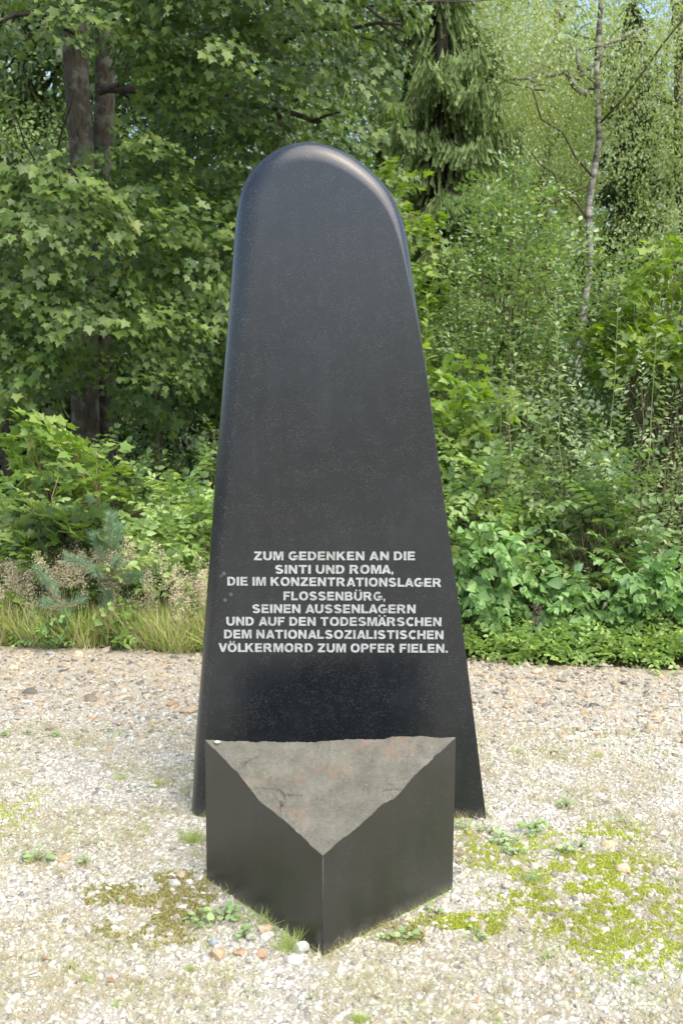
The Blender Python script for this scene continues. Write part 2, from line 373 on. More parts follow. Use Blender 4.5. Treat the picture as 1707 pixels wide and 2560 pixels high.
# sprays: leaf sets in a local frame (grows along +y, up is +z) -> P, D, N, S
def spray_fan(rng, n, R, size, flat=.05, tilt=.3):
    P = []
    tries = 0
    while len(P) < n and tries < 2000:
        tries += 1
        a = rng.uniform(-1.25, 1.25); r = R * math.sqrt(rng.uniform(.02, 1)); p = np.array([r * math.sin(a) * .8, r * math.cos(a), rng.normal(0, flat * R) - .35 * r * r / R])
        if all(np.linalg.norm(p - q) > size * .42 for q in P): P.append(p)
    P = np.array(P); D = nrm(P * np.array([1, 1, 0]) + np.array([0, .15 * R, 0]) + rng.normal(0, .22, P.shape) * R); D[:, 2] -= tilt
    N = np.tile([0, .25, 1.], (len(P), 1)) + rng.normal(0, .28, P.shape)
    return P, nrm(D), nrm(N), size * rng.uniform(.5, 1.3, len(P))
def spray_shoot(rng, L, step, size, ang=1.0, droop=.3, alt=False, side=2, lift=0.):
    P = []; D = []; N = []; S = []; s = step * .6; k = 0
    while s < L:
        t = s / L; base = np.array([0, s, -droop * L * t * t]); ax = nrm(np.array([0, 1, -2 * droop * t]))
        ph = (k % 2) * (math.pi / 2 if side == 4 else 0)
        for sg in ((1, -1) if not alt else ((1,) if k % 2 else (-1,))):
            x = np.array([math.cos(ph) * sg, 0, math.sin(ph) * sg])
            d = ax * math.cos(ang) + x * math.sin(ang) + np.array([0, 0, lift]) + rng.normal(0, .12, 3)
            P.append(base); D.append(d); nn = np.array([0, 0, 1.]) + ax * .3 + rng.normal(0, .25, 3)
            if side == 4: nn = ax + x * -.2 + rng.normal(0, .2, 3)
            N.append(nn); S.append(size * (1.05 - .45 * t) * rng.uniform(.8, 1.15))
        s += step * rng.uniform(.8, 1.2); k += 1
    for a in (-.5, 0, .5):
        P.append(np.array([0, L, -droop * L])); D.append(np.array([math.sin(a), math.cos(a), .1])); N.append(np.array([0, -.2, 1.]) + rng.normal(0, .2, 3)); S.append(size * .6)
    return np.array(P), nrm(np.array(D)), nrm(np.array(N)), np.array(S)

def place(variants, O, DIR, rng, scale=None, sag=0., roll=.4, upref=(0, 0, 1)):
    """put spray variants at O along DIR; returns world leaf arrays"""
    O = np.asarray(O, float); DIR = nrm(np.asarray(DIR, float)); n = len(O)
    sc = np.ones(n) if scale is None else np.asarray(scale)
    out = [[], [], [], []]; ids = rng.integers(0, len(variants), n)
    for k, v in enumerate(variants):
        w = np.where(ids == k)[0]
        if not len(w): continue
        Y = DIR[w]; X = nrm(np.cross(Y, np.tile(upref, (len(w), 1))) + 1e-6); Z = np.cross(X, Y)
        ro = rng.normal(0, roll, len(w))[:, None]; X, Z = X * np.cos(ro) + Z * np.sin(ro), Z * np.cos(ro) - X * np.sin(ro)
        def tf(a): return a[None, :, 0:1] * X[:, None] + a[None, :, 1:2] * Y[:, None] + a[None, :, 2:3] * Z[:, None]
        P = O[w][:, None] + tf(v[0]) * sc[w][:, None, None]; D = tf(v[1]); N = tf(v[2]); S = v[3][None] * sc[w][:, None]
        out[0].append(P.reshape(-1, 3)); out[1].append(D.reshape(-1, 3)); out[2].append(N.reshape(-1, 3)); out[3].append(S.ravel())
    P, D, N, S = [np.concatenate(a) for a in out]
    if sag: D = D + np.array([0, 0, -sag])
    return P, nrm(D), N, S

def foliage(parent, part, L, t, mat, n_ind=0, fine=None, keepn=None):
    """one crown mesh; the leaves that show largest become leaf objects of their own under it"""
    P, D, N, S = L; base = np.array(parent.location)
    px, py, dep = proj(P)
    out_ = (px < -250) | (px > 1960) | (py < -300)
    kp = ~out_ | (RNG.uniform(0, 1, len(P)) < .45)
    P, D, N, S = P[kp], D[kp], N[kp], S[kp]; px, py, dep = px[kp], py[kp], dep[kp]
    if keepn:                      # deep inside the crown only every fourth leaf is kept
        cl = np.floor(px / 14).astype(np.int64) * 100000 + np.floor(py / 14).astype(np.int64)
        o_ = np.lexsort((dep, cl)); cs = cl[o_]; st_ = np.r_[0, np.where(np.diff(cs))[0] + 1]; rk = np.arange(len(cs)) - np.repeat(st_, np.diff(np.r_[st_, len(cs)]))
        rank = np.empty(len(cs), int); rank[o_] = rk
        kp = (rank < keepn) | (RNG.uniform(0, 1, len(P)) < .12)
        P, D, N, S = P[kp], D[kp], N[kp], S[kp]; px, py, dep = px[kp], py[kp], dep[kp]
    sel = np.zeros(len(P), bool)
    if n_ind:
        inside = (px > 5) & (px < 1702) & (py > 5) & (py < 2555)
        N2 = nrm(N); view = nrm(np.array([0, 0, CAMH]) - P); face = np.abs((N2 * view).sum(1))
        # nearest leaf in each cell of a grid over the picture is surely in view
        cell = (np.floor(px / 22).astype(int) * 1000 + np.floor(py / 22).astype(int))
        order = np.argsort(dep); seen = set(); first = []
        for i in order:
            if inside[i] and cell[i] not in seen:
                seen.add(cell[i]); first.append(i)
        first = np.array(first, int)
        if len(first):
            score = face[first] * S[first] / dep[first]
            sel[first[np.argsort(-score)[:n_ind]]] = True
    rest = ~sel
    V, T = merge(t, P[rest], D[rest], N[rest], S[rest])
    cr = link(part, tri_mesh(part, V - base, T), mat, parent); cr['kind'] = 'stuff'
    if sel.any():
        tv, tt = TM[fine or t]; lm = tri_mesh('leaf', tv, tt); lm.materials.append(mat)
        idx = np.where(sel)[0]
        for i in idx:
            d = Vector(D[i]).normalized(); nn = Vector(N[i]); nn = (nn - d * nn.dot(d)).normalized(); x = d.cross(nn)
            o = bpy.data.objects.new('leaf', lm); COL.objects.link(o); o.parent = cr
            mt = Matrix.Identity(4); s = float(S[i])
            for k in range(3): mt[k][0] = x[k] * s; mt[k][1] = d[k] * s; mt[k][2] = nn[k] * s; mt[k][3] = P[i][k] - base[k]
            o.matrix_local = mt
    return cr

# ------------------------------------------------------------------ ground
def sheet(name, pts, z, mat):
    me = bpy.data.meshes.new(name); me.from_pydata([(x, y, z) for x, y in pts], [], [tuple(range(len(pts)))]); me.update()
    o = link(name, me, mat); o['kind'] = 'structure'; return o
def edge_y(x): return 5.86 - .105 * x + .03 * np.sin(x * 3.1) + .03 * np.sin(x * 8.3 + 1) + .02 * np.sin(x * 21 + 2)
fl = sheet('forest_ground', [(-300, -300), (300, -300), (300, 300), (-300, 300)], -.004, M['forest_floor'])
xs = np.linspace(-9, 9, 60)
sheet('gravel_yard', [(-9, -14), (9, -14)] + [(x, float(edge_y(x))) for x in xs[::-1]], 0.0, M['grit'])

# ------------------------------------------------------------------ the memorial stele
SY = ground(1213, 2038).y + .045
left = [(480, 2034), (488, 1868), (498.7, 1734), (509.5, 1600), (524, 1400), (540, 1180), (557, 960), (576, 730), (584, 617), (590, 545), (595, 505), (604, 467), (620.6, 432), (646, 403), (687.6, 374.6), (719.5, 359.5), (751, 352.5)]
right = [(783, 353), (815, 360), (847, 371.5), (879, 389), (911, 413), (942.7, 440), (968, 467), (987, 499), (1003, 534), (1016, 585), (1025.6, 649), (1034, 719), (1068, 960), (1101, 1200), (1135.5, 1444.6), (1161.7, 1631), (1187, 1830), (1213, 2037)]
out = [at(x, y, SY) for x, y in left + right]
O2 = np.array([(p.x, p.z) for p in out]); O2[0, 1] = -.03; O2[-1, 1] = -.03
def resample(P, n):
    d = np.r_[0, np.cumsum(np.linalg.norm(np.diff(P, axis=0), axis=1))]; t = np.linspace(0, d[-1], n)
    Q = np.stack([np.interp(t, d, P[:, k]) for k in range(2)], 1)
    for _ in range(6): Q[1:-1] = .25 * Q[:-2] + .5 * Q[1:-1] + .25 * Q[2:]
    return Q
NO = 200
O2 = resample(O2, NO)
tang = nrm(np.gradient(O2, axis=0)); inw = np.stack([tang[:, 1], -tang[:, 0]], 1)
zmax = O2[:, 1].max(); apex = int(O2[:, 1].argmax())
lf = np.arange(NO) <= apex
zz = O2[:, 1] / zmax
wl_ = .05 + .04 * np.clip((zz - .2) / .6, 0, 1)
wr_ = .006 + .07 * np.clip((zz - .72) / .26, 0, 1) ** 1.3
W = np.where(lf, wl_, wr_)
for _ in range(30): W[1:-1] = .25 * W[:-2] + .5 * W[1:-1] + .25 * W[2:]
THK = .20
PROF = 9
rings = []
for k in range(PROF):                      # front edge round-over, from silhouette to flat face
    a = k / (PROF - 1) * math.pi / 2
    ins = W * (1 - math.cos(a)); dep = np.minimum(W, .075) * math.sin(a)
    rings.append(np.stack([O2[:, 0] + inw[:, 0] * ins, SY - dep, O2[:, 1] + inw[:, 1] * ins], 1))
FRONT = SY - .075
for r in rings: pass
# bring every ring's last loop onto one front plane
fr = rings[-1].copy(); fr[:, 1] = FRONT
ring_front = []
for k, r in enumerate(rings):
    r = r.copy(); a = k / (PROF - 1) * math.pi / 2; r[:, 1] = SY - .075 * math.sin(a); ring_front.append(r)
side = [np.stack([O2[:, 0], np.full(NO, SY + THK * t), O2[:, 1]], 1) for t in (.5,)]
backr = []
for k in range(PROF - 1, -1, -1):
    a = k / (PROF - 1) * math.pi / 2; ins = W * .7 * (1 - math.cos(a))
    backr.append(np.stack([O2[:, 0] + inw[:, 0] * ins, np.full(NO, SY + THK - .05 + .05 * math.sin(a)), O2[:, 1] + inw[:, 1] * ins], 1))
allr = backr + side + ring_front
V = np.concatenate(allr); T = []
for i in range(len(allr) - 1):
    for j in range(NO - 1):
        a = i * NO + j; T += [(a, a + 1, a + NO), (a + 1, a + NO + 1, a + NO)]
# caps: split the flat face across from left to right
def cap(start, flip):
    idx = [start + j for j in range(NO)]; res = []; i, j = 0, NO - 1
    while j - i > 1:
        t1 = (idx[i], idx[i + 1], idx[j]); t2 = (idx[i + 1], idx[j - 1], idx[j])
        res.append(t1); i += 1
        if j - i > 1: res.append((idx[i], idx[j - 1], idx[j])); j -= 1
    return [(a, c, b) if flip else (a, b, c) for a, b, c in res]
T += cap((len(allr) - 1) * NO, False) + cap(0, True)
base = Vector((.0, SY, 0))
stele = empty('memorial_stele', base, 'tall tapering black stone stele with rounded top and pale inscription on its face', 'memorial stone')
sb = link('stone_slab', tri_mesh('stone_slab', V - np.array(base), T, True), M['stele'], stele)
import bmesh
bm = bmesh.new(); bm.from_mesh(sb.data); bmesh.ops.recalc_face_normals(bm, faces=bm.faces)
for f in bm.faces:
    if abs(f.normal.y) > .999: f.smooth = False
bm.to_mesh(sb.data); bm.free()

# inscription: every letter is a flat metal letter set 2.5 mm proud of the face
def band(path, w):
    p = np.array(path, float); t = nrm(np.gradient(p, axis=0)); n_ = np.stack([-t[:, 1], t[:, 0]], 1)
    w = np.interp(np.linspace(0, 1, len(p)), np.linspace(0, 1, len(w)), w)[:, None] / 2
    return [tuple(q) for q in np.vstack([p + n_ * w, (p - n_ * w)[::-1]])]
def arc(cx, cy, rx, ry, a0, a1, n=16):
    return [(cx + rx * math.cos(math.radians(a)), cy + ry * math.sin(math.radians(a))) for a in np.linspace(a0, a1, n)]
def sup(cx, cy, rx, ry, n=36, e=.86):
    return [(cx + rx * math.copysign(abs(math.cos(a)) ** e, math.cos(a)), cy + ry * math.copysign(abs(math.sin(a)) ** e, math.sin(a))) for a in np.linspace(0, 2 * math.pi, n, endpoint=False)]
def dots(x0, x1): return [[(x, 1.09), (x + .17, 1.09), (x + .17, 1.24), (x, 1.24)] for x in (x0, x1)]
OO = [sup(.46, .5, .46, .52), sup(.46, .5, .21, .31)[::-1]]
UU = [[(0, 1), (.24, 1)] + [(.24, .42)] + arc(.42, .40, .18, .22, 180, 360, 12) + [(.60, 1), (.84, 1)] + arc(.42, .40, .42, .42, 0, -180, 18)]
AA = [[(0, 0), (.33, 1), (.58, 1), (.91, 0), (.65, 0), (.60, .17), (.31, .17), (.26, 0)], [(.365, .35), (.545, .35), (.455, .68)]]
GLYPHS = {
 'A': AA, 'Ä': AA + dots(.10, .64), 'O': OO, 'Ö': OO + dots(.20, .55), 'U': UU, 'Ü': UU + dots(.15, .52),
 'B': [[(0, 0), (0, 1), (.46, 1)] + arc(.46, .745, .30, .255, 80, -50, 9) + arc(.50, .285, .31, .285, 55, -90, 10), [(.24, .61), (.24, .82), (.42, .82)] + arc(.42, .715, .10, .105, 80, -90, 6), [(.24, .18), (.24, .43), (.46, .43)] + arc(.46, .305, .11, .125, 80, -90, 6)],
 'C': [band(arc(.46, .5, .335, .41, 48, 312, 26), [.235, .235, .23, .235, .235])],
 'D': [[(0, 0), (0, 1), (.38, 1)] + arc(.38, .5, .44, .5, 85, -90, 16), [(.24, .19), (.24, .81), (.36, .81)] + arc(.36, .5, .22, .31, 85, -90, 12)],
 'E': [[(0, 0), (0, 1), (.70, 1), (.70, .80), (.24, .80), (.24, .61), (.66, .61), (.66, .42), (.24, .42), (.24, .20), (.72, .20), (.72, 0)]],
 'F': [[(0, 0), (0, 1), (.67, 1), (.67, .80), (.24, .80), (.24, .60), (.60, .60), (.60, .41), (.24, .41), (.24, 0)]],
 'G': [band(arc(.46, .5, .345, .41, 50, 335, 28) + [(.80, .36)], [.225, .235, .23, .235, .20]), [(.47, .36), (.47, .54), (.90, .54), (.90, .12), (.70, .10), (.70, .36)]],
 'H': [[(0, 0), (0, 1), (.24, 1), (.24, .61), (.60, .61), (.60, 1), (.84, 1), (.84, 0), (.60, 0), (.60, .41), (.24, .41), (.24, 0)]],
 'I': [[(0, 0), (0, 1), (.245, 1), (.245, 0)]],
 'K': [[(0, 0), (0, 1), (.24, 1), (.24, .62), (.56, 1), (.85, 1), (.50, .62), (.88, 0), (.59, 0), (.34, .43), (.24, .32), (.24, 0)]],
 'L': [[(0, 0), (0, 1), (.24, 1), (.24, .20), (.68, .20), (.68, 0)]],
 'M': [[(0, 0), (0, 1), (.33, 1), (.49, .36), (.65, 1), (.98, 1), (.98, 0), (.77, 0), (.77, .76), (.58, 0), (.40, 0), (.21, .76), (.21, 0)]],
 'N': [[(0, 0), (0, 1), (.235, 1), (.60, .42), (.60, 1), (.83, 1), (.83, 0), (.595, 0), (.23, .58), (.23, 0)]],
 'P': [[(0, 0), (0, 1), (.44, 1)] + arc(.44, .68, .32, .32, 80, -90, 12) + [(.24, .36), (.24, 0)], [(.24, .54), (.24, .81), (.38, .81)] + arc(.38, .675, .135, .135, 80, -90, 8)],
 'R': [[(0, 0), (0, 1), (.50, 1)] + arc(.48, .71, .32, .29, 80, -60, 11) + [(.70, .36), (.88, 0), (.60, 0), (.44, .32), (.36, .40), (.24, .40), (.24, 0)], [(.24, .57), (.24, .81), (.43, .81)] + arc(.43, .69, .125, .12, 80, -90, 8)],
 'S': [band(arc(.40, .725, .265, .19, 20, 250, 18)[:-1] + [(.36, .535), (.46, .475)] + arc(.40, .275, .285, .19, 60, -160, 18), [.20, .20, .21, .24, .24, .24, .21, .20, .20])],
 'T': [[(0, .80), (0, 1), (.80, 1), (.80, .80), (.52, .80), (.52, 0), (.28, 0), (.28, .80)]],
 'V': [[(0, 1), (.26, 1), (.44, .32), (.62, 1), (.88, 1), (.57, 0), (.31, 0)]],
 'Z': [[(0, 0), (0, .19), (.43, .80), (.03, .80), (.03, 1), (.74, 1), (.74, .82), (.30, .20), (.76, .20), (.76, 0)]],
 '.': [[(0, 0), (0, .2), (.22, .2), (.22, 0)]], ',': [[(.08, -.16), (.04, .2), (.24, .2), (.16, -.16)]],
}
def glyph(ch):
    cu = bpy.data.curves.new('letter', 'CURVE'); cu.dimensions = '2D'; cu.fill_mode = 'BOTH'; cu.extrude = .035
    for poly in GLYPHS[ch]:
        sp = cu.splines.new('POLY'); sp.points.add(len(poly) - 1); sp.use_cyclic_u = True
        for q, (x, y) in enumerate(poly): sp.points[q].co = (x, y, 0, 1)
    o = bpy.data.objects.new('letter', cu); COL.objects.link(o)
    dg = bpy.context.evaluated_depsgraph_get(); me = bpy.data.meshes.new_from_object(o.evaluated_get(dg))
    bpy.data.objects.remove(o); bpy.data.curves.remove(cu)
    co = np.array([v.co[:] for v in me.vertices]); return me, co[:, 0].min(), co[:, 0].max(), co
LINES = [("ZUM GEDENKEN AN DIE", 363, 1150, 118, 118), ("SINTI UND ROMA,", 467, 1045, 184, 184), ("DIE IM KONZENTRATIONSLAGER", 233, 1279, 242, 249), ("FLOSSENBÜRG,", 507, 1005, 314, 316),
         ("SEINEN AUSSENLAGERN", 355, 1153, 377, 378), ("UND AUF DEN TODESMÄRSCHEN", 228, 1279, 438, 441), ("DEM NATIONALSOZIALISTISCHEN", 217, 1289, 501, 505), ("VÖLKERMORD ZUM OPFER FIELEN.", 190, 1310, 567, 571)]
GL = {}
def zpx(x, y): return 450 + x * .5102, 1340 + y * .5102
TF = FRONT - .0005
capz = GLH = None
for txt, x0, x1, yl, yr in LINES:
    A = at(*zpx(x0, yl), TF); B = at(*zpx(x1, yr), TF)
    caph = (at(*zpx(x0, yl - 42.0), TF) - A).z
    adv = []; x = 0; last = ' '
    for ch in txt:
        if ch == ' ': x += .48; last = ch; continue
        if ch not in GL: GL[ch] = glyph(ch)
        me, a, b, co = GL[ch]
        if last != ' ':
            x += .03 if (last + ch) in ('LA', 'AG', 'AL', 'AT', 'TA', 'VÖ', 'RT', 'AU', 'MA', 'MÄ', 'ÄR', 'A,', 'AS', 'LK') else .125
        adv.append((ch, x - a)); x += b - a; last = ch
    sx = (B.x - A.x) / x; lo = 0.0; sz = caph
    for ch, off in adv:
        me = GL[ch][0]
        if not me.materials: me.materials.append(M['letter'])
        o = bpy.data.objects.new('letter', me); COL.objects.link(o); o.parent = stele
        f = off * sx / (B.x - A.x)
        o.rotation_euler = (math.pi / 2, 0, 0); o.scale = (sx, sz, .06)
        o.location = Vector((A.x + off * sx, TF, A.z + (B.z - A.z) * f - lo * sz)) - base

for (qx, qy, qr) in ((560, 1434, 5), (578, 1486, 5), (563, 1500, 5), (553, 1440, 3)):
    p_ = at(qx, qy, FRONT); r_ = qr / FPX * FRONT; th_ = np.linspace(0, 2 * math.pi, 11)[:-1]
    rg_ = np.stack([p_.x + r_ * np.cos(th_), np.full(10, FRONT - .0006), p_.z + r_ * np.sin(th_)], 1) - np.array(base)
    link('lime_spot', tri_mesh('lime_spot', np.vstack([rg_, [np.array([p_.x, FRONT - .0016, p_.z]) - np.array(base)]]), [(10, k, (k + 1) % 10) for k in range(10)], True), M['worn_spot'], stele)
# ------------------------------------------------------------------ the three-sided block
L0 = ground(517, 2199); R0 = ground(1130.6, 2223); F0 = ground(806, 2391)
def height_at(p, px, py): return at(px, py, p.y).z
HL = height_at(L0, 513.2, 1848); HR = height_at(R0, 1138.2, 1843); HF = height_at(F0, 805.5, 2139)
block = empty('stone_block', F0, 'low three-sided black stone block with rough broken brown top before the stele', 'memorial stone')
NB = 190
def noise2(x, y, s, seed):
    from mathutils import noise as mn
    return mn.noise(Vector((x * s + seed, y * s, seed * 1.7)))
# bowl of the break along each edge, measured down from the straight line between corners (t, metres)
def dip(t, tab):
    return float(np.interp(t, [a for a, _ in tab], [b for _, b in tab]))
LFT = [(0, 0), (.15, .000), (.30, .002), (.36, .014), (.45, .019), (.52, .019), (.60, .016), (.70, .011), (.83, .003), (.92, .004), (1, 0)]
FRT = [(0, 0), (.10, .001), (.22, .003), (.30, .005), (.42, .010), (.50, .020), (.53, .019), (.59, .010), (.70, .004), (.80, .003), (.805, .008), (.82, .001), (1, 0)]
LRT = [(0, .002), (.05, .001), (.2, .008), (.34, .011), (.50, .010), (.505, .007), (.62, .005), (.78, -.002), (.9, -.001), (1, 0)]
from mathutils import noise as mnoise
crack = [((340, 370), (480, 385)), ((480, 385), (520, 412)), ((520, 412), (590, 408)), ((490, 440), (500, 465)), ((1000, 388), (1080, 378)), ((325, 245), (365, 225))]
crack3 = []
for (ax, ay), (bx, by) in crack:
    pa = at(450 + ax * .5102, 1780 + ay * .5102, 1)  # direction only; intersect the plane of the top
    crack3.append((ax, ay, bx, by))
idx = {}; TV = []; TT = []
for i in range(NB + 1):
    for j in range(NB + 1 - i):
        u = i / NB; v = j / NB; w = 1 - u - v           # u -> R, v -> F, w -> L
        p = L0 * w + R0 * u + F0 * v
        h = HL * w + HR * u + HF * v
        # weights of the three edge dips fade with distance from the edge
        wLF = (1 - u) ** 3; wFR = (1 - w) ** 3; wLR = (1 - v) ** 3
        tLF = v / max(v + w, 1e-6); tFR = u / max(u + v, 1e-6); tLR = u / max(u + w, 1e-6)
        d = dip(tLF, LFT) * wLF + dip(tFR, FRT) * wFR + dip(tLR, LRT) * wLR
        corner = min(1, 9 * min(1 - u, 1 - v, 1 - w))
        n1 = mnoise.fractal(Vector((p.x * 6, p.y * 9, 3.1)), .9, 2.1, 4)
        n2 = mnoise.fractal(Vector((p.x * 26 + 9, p.y * 34, 1.1)), .8, 2.2, 4)
        st = mnoise.noise(Vector((p.x * 11, p.y * 17, 8.0)))
        step = .0035 * math.floor(st * 4)
        n3 = mnoise.noise(Vector((p.x * 95, p.y * 95, 2.)))
        z = h - d + corner * (n1 * .004 * min(1, .25 + 5 * min(u, v, w)) + n2 * .0022 + n3 * .0013 + step * .6)
        P_ = Vector((p.x, p.y, z)); qx, qy, _ = proj([P_])
        zx = (qx[0] - 450) / .5102; zy = (qy[0] - 1780) / .5102
        for ax, ay, bx, by in crack3:
            tt = max(0, min(1, ((zx - ax) * (bx - ax) + (zy - ay) * (by - ay)) / ((bx - ax) ** 2 + (by - ay) ** 2)))
            cy = ay + (by - ay) * tt + 8 * mnoise.noise(Vector((zx * .05, ay, 0))); dx = zx - (ax + (bx - ax) * tt)
            if abs(dx) < 6:
                dd = zy - cy
                kf = min(1, 30 * min(u, v, w))
                if -5 < dd < 4: z -= .030 * kf
                elif 6 <= dd < 45: z += kf * .005 * (1 - (dd - 5) / 40)
        idx[i, j] = len(TV); TV.append((p.x, p.y, z))
for i in range(NB):
    for j in range(NB - i):
        TT.append((idx[i, j], idx[i + 1, j], idx[i, j + 1]))
        if j < NB - i - 1: TT.append((idx[i + 1, j], idx[i + 1, j + 1], idx[i, j + 1]))
top = link('broken_top', tri_mesh('broken_top', np.array(TV) - np.array(F0), TT, True), M['broken'], block)
top.data.flip_normals() if top.data.polygons[0].normal.z < 0 else None
chains = [[idx[0, j] for j in range(NB + 1)], [idx[i, NB - i] for i in range(NB + 1)], [idx[NB - i, 0] for i in range(NB + 1)]]
SV = []; ST = []
for ch in chains:                              # sawn faces; a small arris of 4 mm at each upright corner
    a0 = len(SV)
    for k in ch:
        x, y, z = TV[k]; SV += [(x, y, z - .0002), (x, y, z * .5), (x, y, -.03)]
    for k in range(len(ch) - 1):
        for r in (0, 1):
            q = a0 + 3 * k + r; ST += [(q, q + 1, q + 3), (q + 1, q + 4, q + 3)]
body = link('sawn_body', tri_mesh('sawn_body', np.array(SV) - np.array(F0), ST), M['block'], block)
bm = bmesh.new(); bm.from_mesh(body.data); bmesh.ops.recalc_face_normals(bm, faces=bm.faces); bm.to_mesh(body.data); bm.free()
mb = MB(); ex = F0 + Vector((0, -.0016, 0)); mb.tube([(ex.x, ex.y + .0025, -.02), (ex.x, ex.y + .0025, HF * .5), (ex.x, ex.y + .0025, HF - .004)], [.0024] * 3, 8)
M['edge'] = plain('edge_highlight', (.03, .031, .03), .6)  # slightly paler than the block: front corner's highlight line put into colour
mb.build('corner_highlight', M['edge'], block)
# dropping on the left corner
cp = at(537, 1866, L0.y - .02); t_ = L0 * .93 + R0 * .035 + F0 * .035
mb = MB(); th = np.linspace(0, 2 * math.pi, 11)[:-1]; hz = max(z for x, y, z in TV if abs(x - t_.x) < .012 and abs(y - t_.y) < .012) + .001
rr = .010 * (1 + .25 * np.sin(th * 3)); ring = np.stack([t_.x + rr * np.cos(th), t_.y + rr * .9 * np.sin(th), np.full(10, hz)], 1)
mb.add(np.vstack([ring, [[t_.x, t_.y, hz + .005]]]), [(10, k, (k + 1) % 10) for k in range(10)]); mb.build('bird_dropping', M['dropping'], block)

# ------------------------------------------------------------------ gravel
def in_block(x, y, m=.0):
    def s(a, b): return (b.x - a.x) * (y - a.y) - (b.y - a.y) * (x - a.x)
    A, B, C = L0, F0, R0
    k = [s(A, B), s(B, C), s(C, A)]; ln = [(B - A).length, (C - B).length, (A - C).length]
    return (k[0] / ln[0] > -m) & (k[1] / ln[1] > -m) & (k[2] / ln[2] > -m)
sx0, sx1 = O2[:, 0].min(), O2[:, 0].max()
def blocked(x, y, m=0.):
    return in_block(x, y, m) | ((x > sx0 - m) & (x < sx1 + m) & (y > SY - .07 - m) & (y < SY + THK + m))
CUBE = np.array([(-1, -1, -1), (1, -1, -1), (1, 1, -1), (-1, 1, -1), (-.75, -.65, 1), (.8, -.5, 1), (-.1, .8, 1)], float) * .5
CT = np.array([(4, 5, 6), (0, 1, 5), (0, 5, 4), (1, 2, 5), (2, 6, 5), (2, 3, 6), (3, 4, 6), (3, 0, 4)])
def pebbles(name, mat, X, Y, size, flat, label, seed):
    rng = np.random.default_rng(seed); n = len(X)
    V = np.tile(CUBE, (n, 1, 1)) * rng.uniform(.6, 1.3, (n, 7, 1)) + rng.normal(0, .10, (n, 7, 3))
    sc = np.stack([size * rng.uniform(.8, 1.5, n), size * rng.uniform(.6, 1.1, n), size * flat * rng.uniform(.6, 1.4, n)], 1)
    V *= sc[:, None]
    a = rng.uniform(0, 2 * math.pi, n); tx = rng.normal(0, .28, n); c, s = np.cos(tx), np.sin(tx)
    y, z = V[..., 1].copy(), V[..., 2].copy(); V[..., 1] = y * c[:, None] - z * s[:, None]; V[..., 2] = y * s[:, None] + z * c[:, None]
    c, s = np.cos(a), np.sin(a); x, y = V[..., 0].copy(), V[..., 1].copy(); V[..., 0] = x * c[:, None] - y * s[:, None]; V[..., 1] = x * s[:, None] + y * c[:, None]
    V += np.stack([X, Y, sc[:, 2] * rng.uniform(.2, .6, n)], 1)[:, None]
    T = CT[None] + (np.arange(n) * 7)[:, None, None]
    o = link(name, tri_mesh(name, V.reshape(-1, 3), T.reshape(-1, 3)), mat); tag(o, label, 'gravel', kind='stuff'); return o
def field(n, y0, y1, rng, pad=.5):
    Y = rng.uniform(y0, y1, n * 3); X = rng.uniform(-3.2, 3.2, n * 3); k = np.abs(X) < .356 * Y + pad
    X, Y = X[k][:n], Y[k][:n]; return X, Y
rng = np.random.default_rng(5)
X, Y = field(93000, 1.95, 5.3, rng, .22)
far = np.clip((Y - 4.3) / .7, 0, 1); k = (rng.uniform(0, 1, len(X)) > far * .85) & ~blocked(X, Y, .004) & (Y < edge_y(X)); X, Y = X[k], Y[k]
pebbles('gravel', M['pebble'], X, Y, .0082 * np.exp(rng.normal(0, .38, len(X))), .42, 'pale crushed limestone gravel covering the yard', 6)
X, Y = field(22000, 4.1, 6.1, rng, .4)
k = (rng.uniform(0, 1, len(X)) < np.clip((Y - 4.1) / .8, 0, 1)) & ~blocked(X, Y, .01) & (Y < edge_y(X) + .04); X, Y = X[k], Y[k]
pebbles('rubble_gravel', M['rubble'], X, Y, .0112 * np.exp(rng.normal(0, .48, len(X))), .36, 'coarser brown and grey stone chips along the far edge of the yard', 7)
# outside the view: sparse chips so the yard goes on
X = rng.uniform(-4, 4, 2500); Y = rng.uniform(-1, 1.9, 2500)
pebbles('gravel', M['pebble'], X, Y, .014 * np.exp(rng.normal(0, .3, 2500)), .5, 'pale crushed limestone gravel nearer than the block', 8)

# ------------------------------------------------------------------ single stones
def rock(px, py, wpx, hpx, mat, label, seed, sharp=.3):
    g = ground(px, py + hpx * .35); dist = g.y; w = wpx / FPX * dist; h = max(hpx / FPX * dist * .9, w * .3)
    rng = np.random.default_rng(seed); bm = bmesh.new(); bmesh.ops.create_icosphere(bm, subdivisions=2, radius=.5)
    pl = [(nrm(rng.normal(0, 1, 3)), rng.uniform(.26, .42)) for _ in range(9)]
    for v in bm.verts:
        p = np.array(v.co[:])
        for n_, d in pl:
            e = p @ n_ - d
            if e > 0: p = p - n_ * e
        v.co = p * np.array([w * 1.4, w * 1.0, h * 1.5]) + np.array([0, 0, h * .32])
    me = bpy.data.meshes.new('stone'); bm.to_mesh(me); bm.free()
    o = link('stone', me, M[mat]); o.location = g; o.rotation_euler = (0, 0, rng.uniform(-.5, .5)); tag(o, label, 'stone', 'loose stones on the gravel')
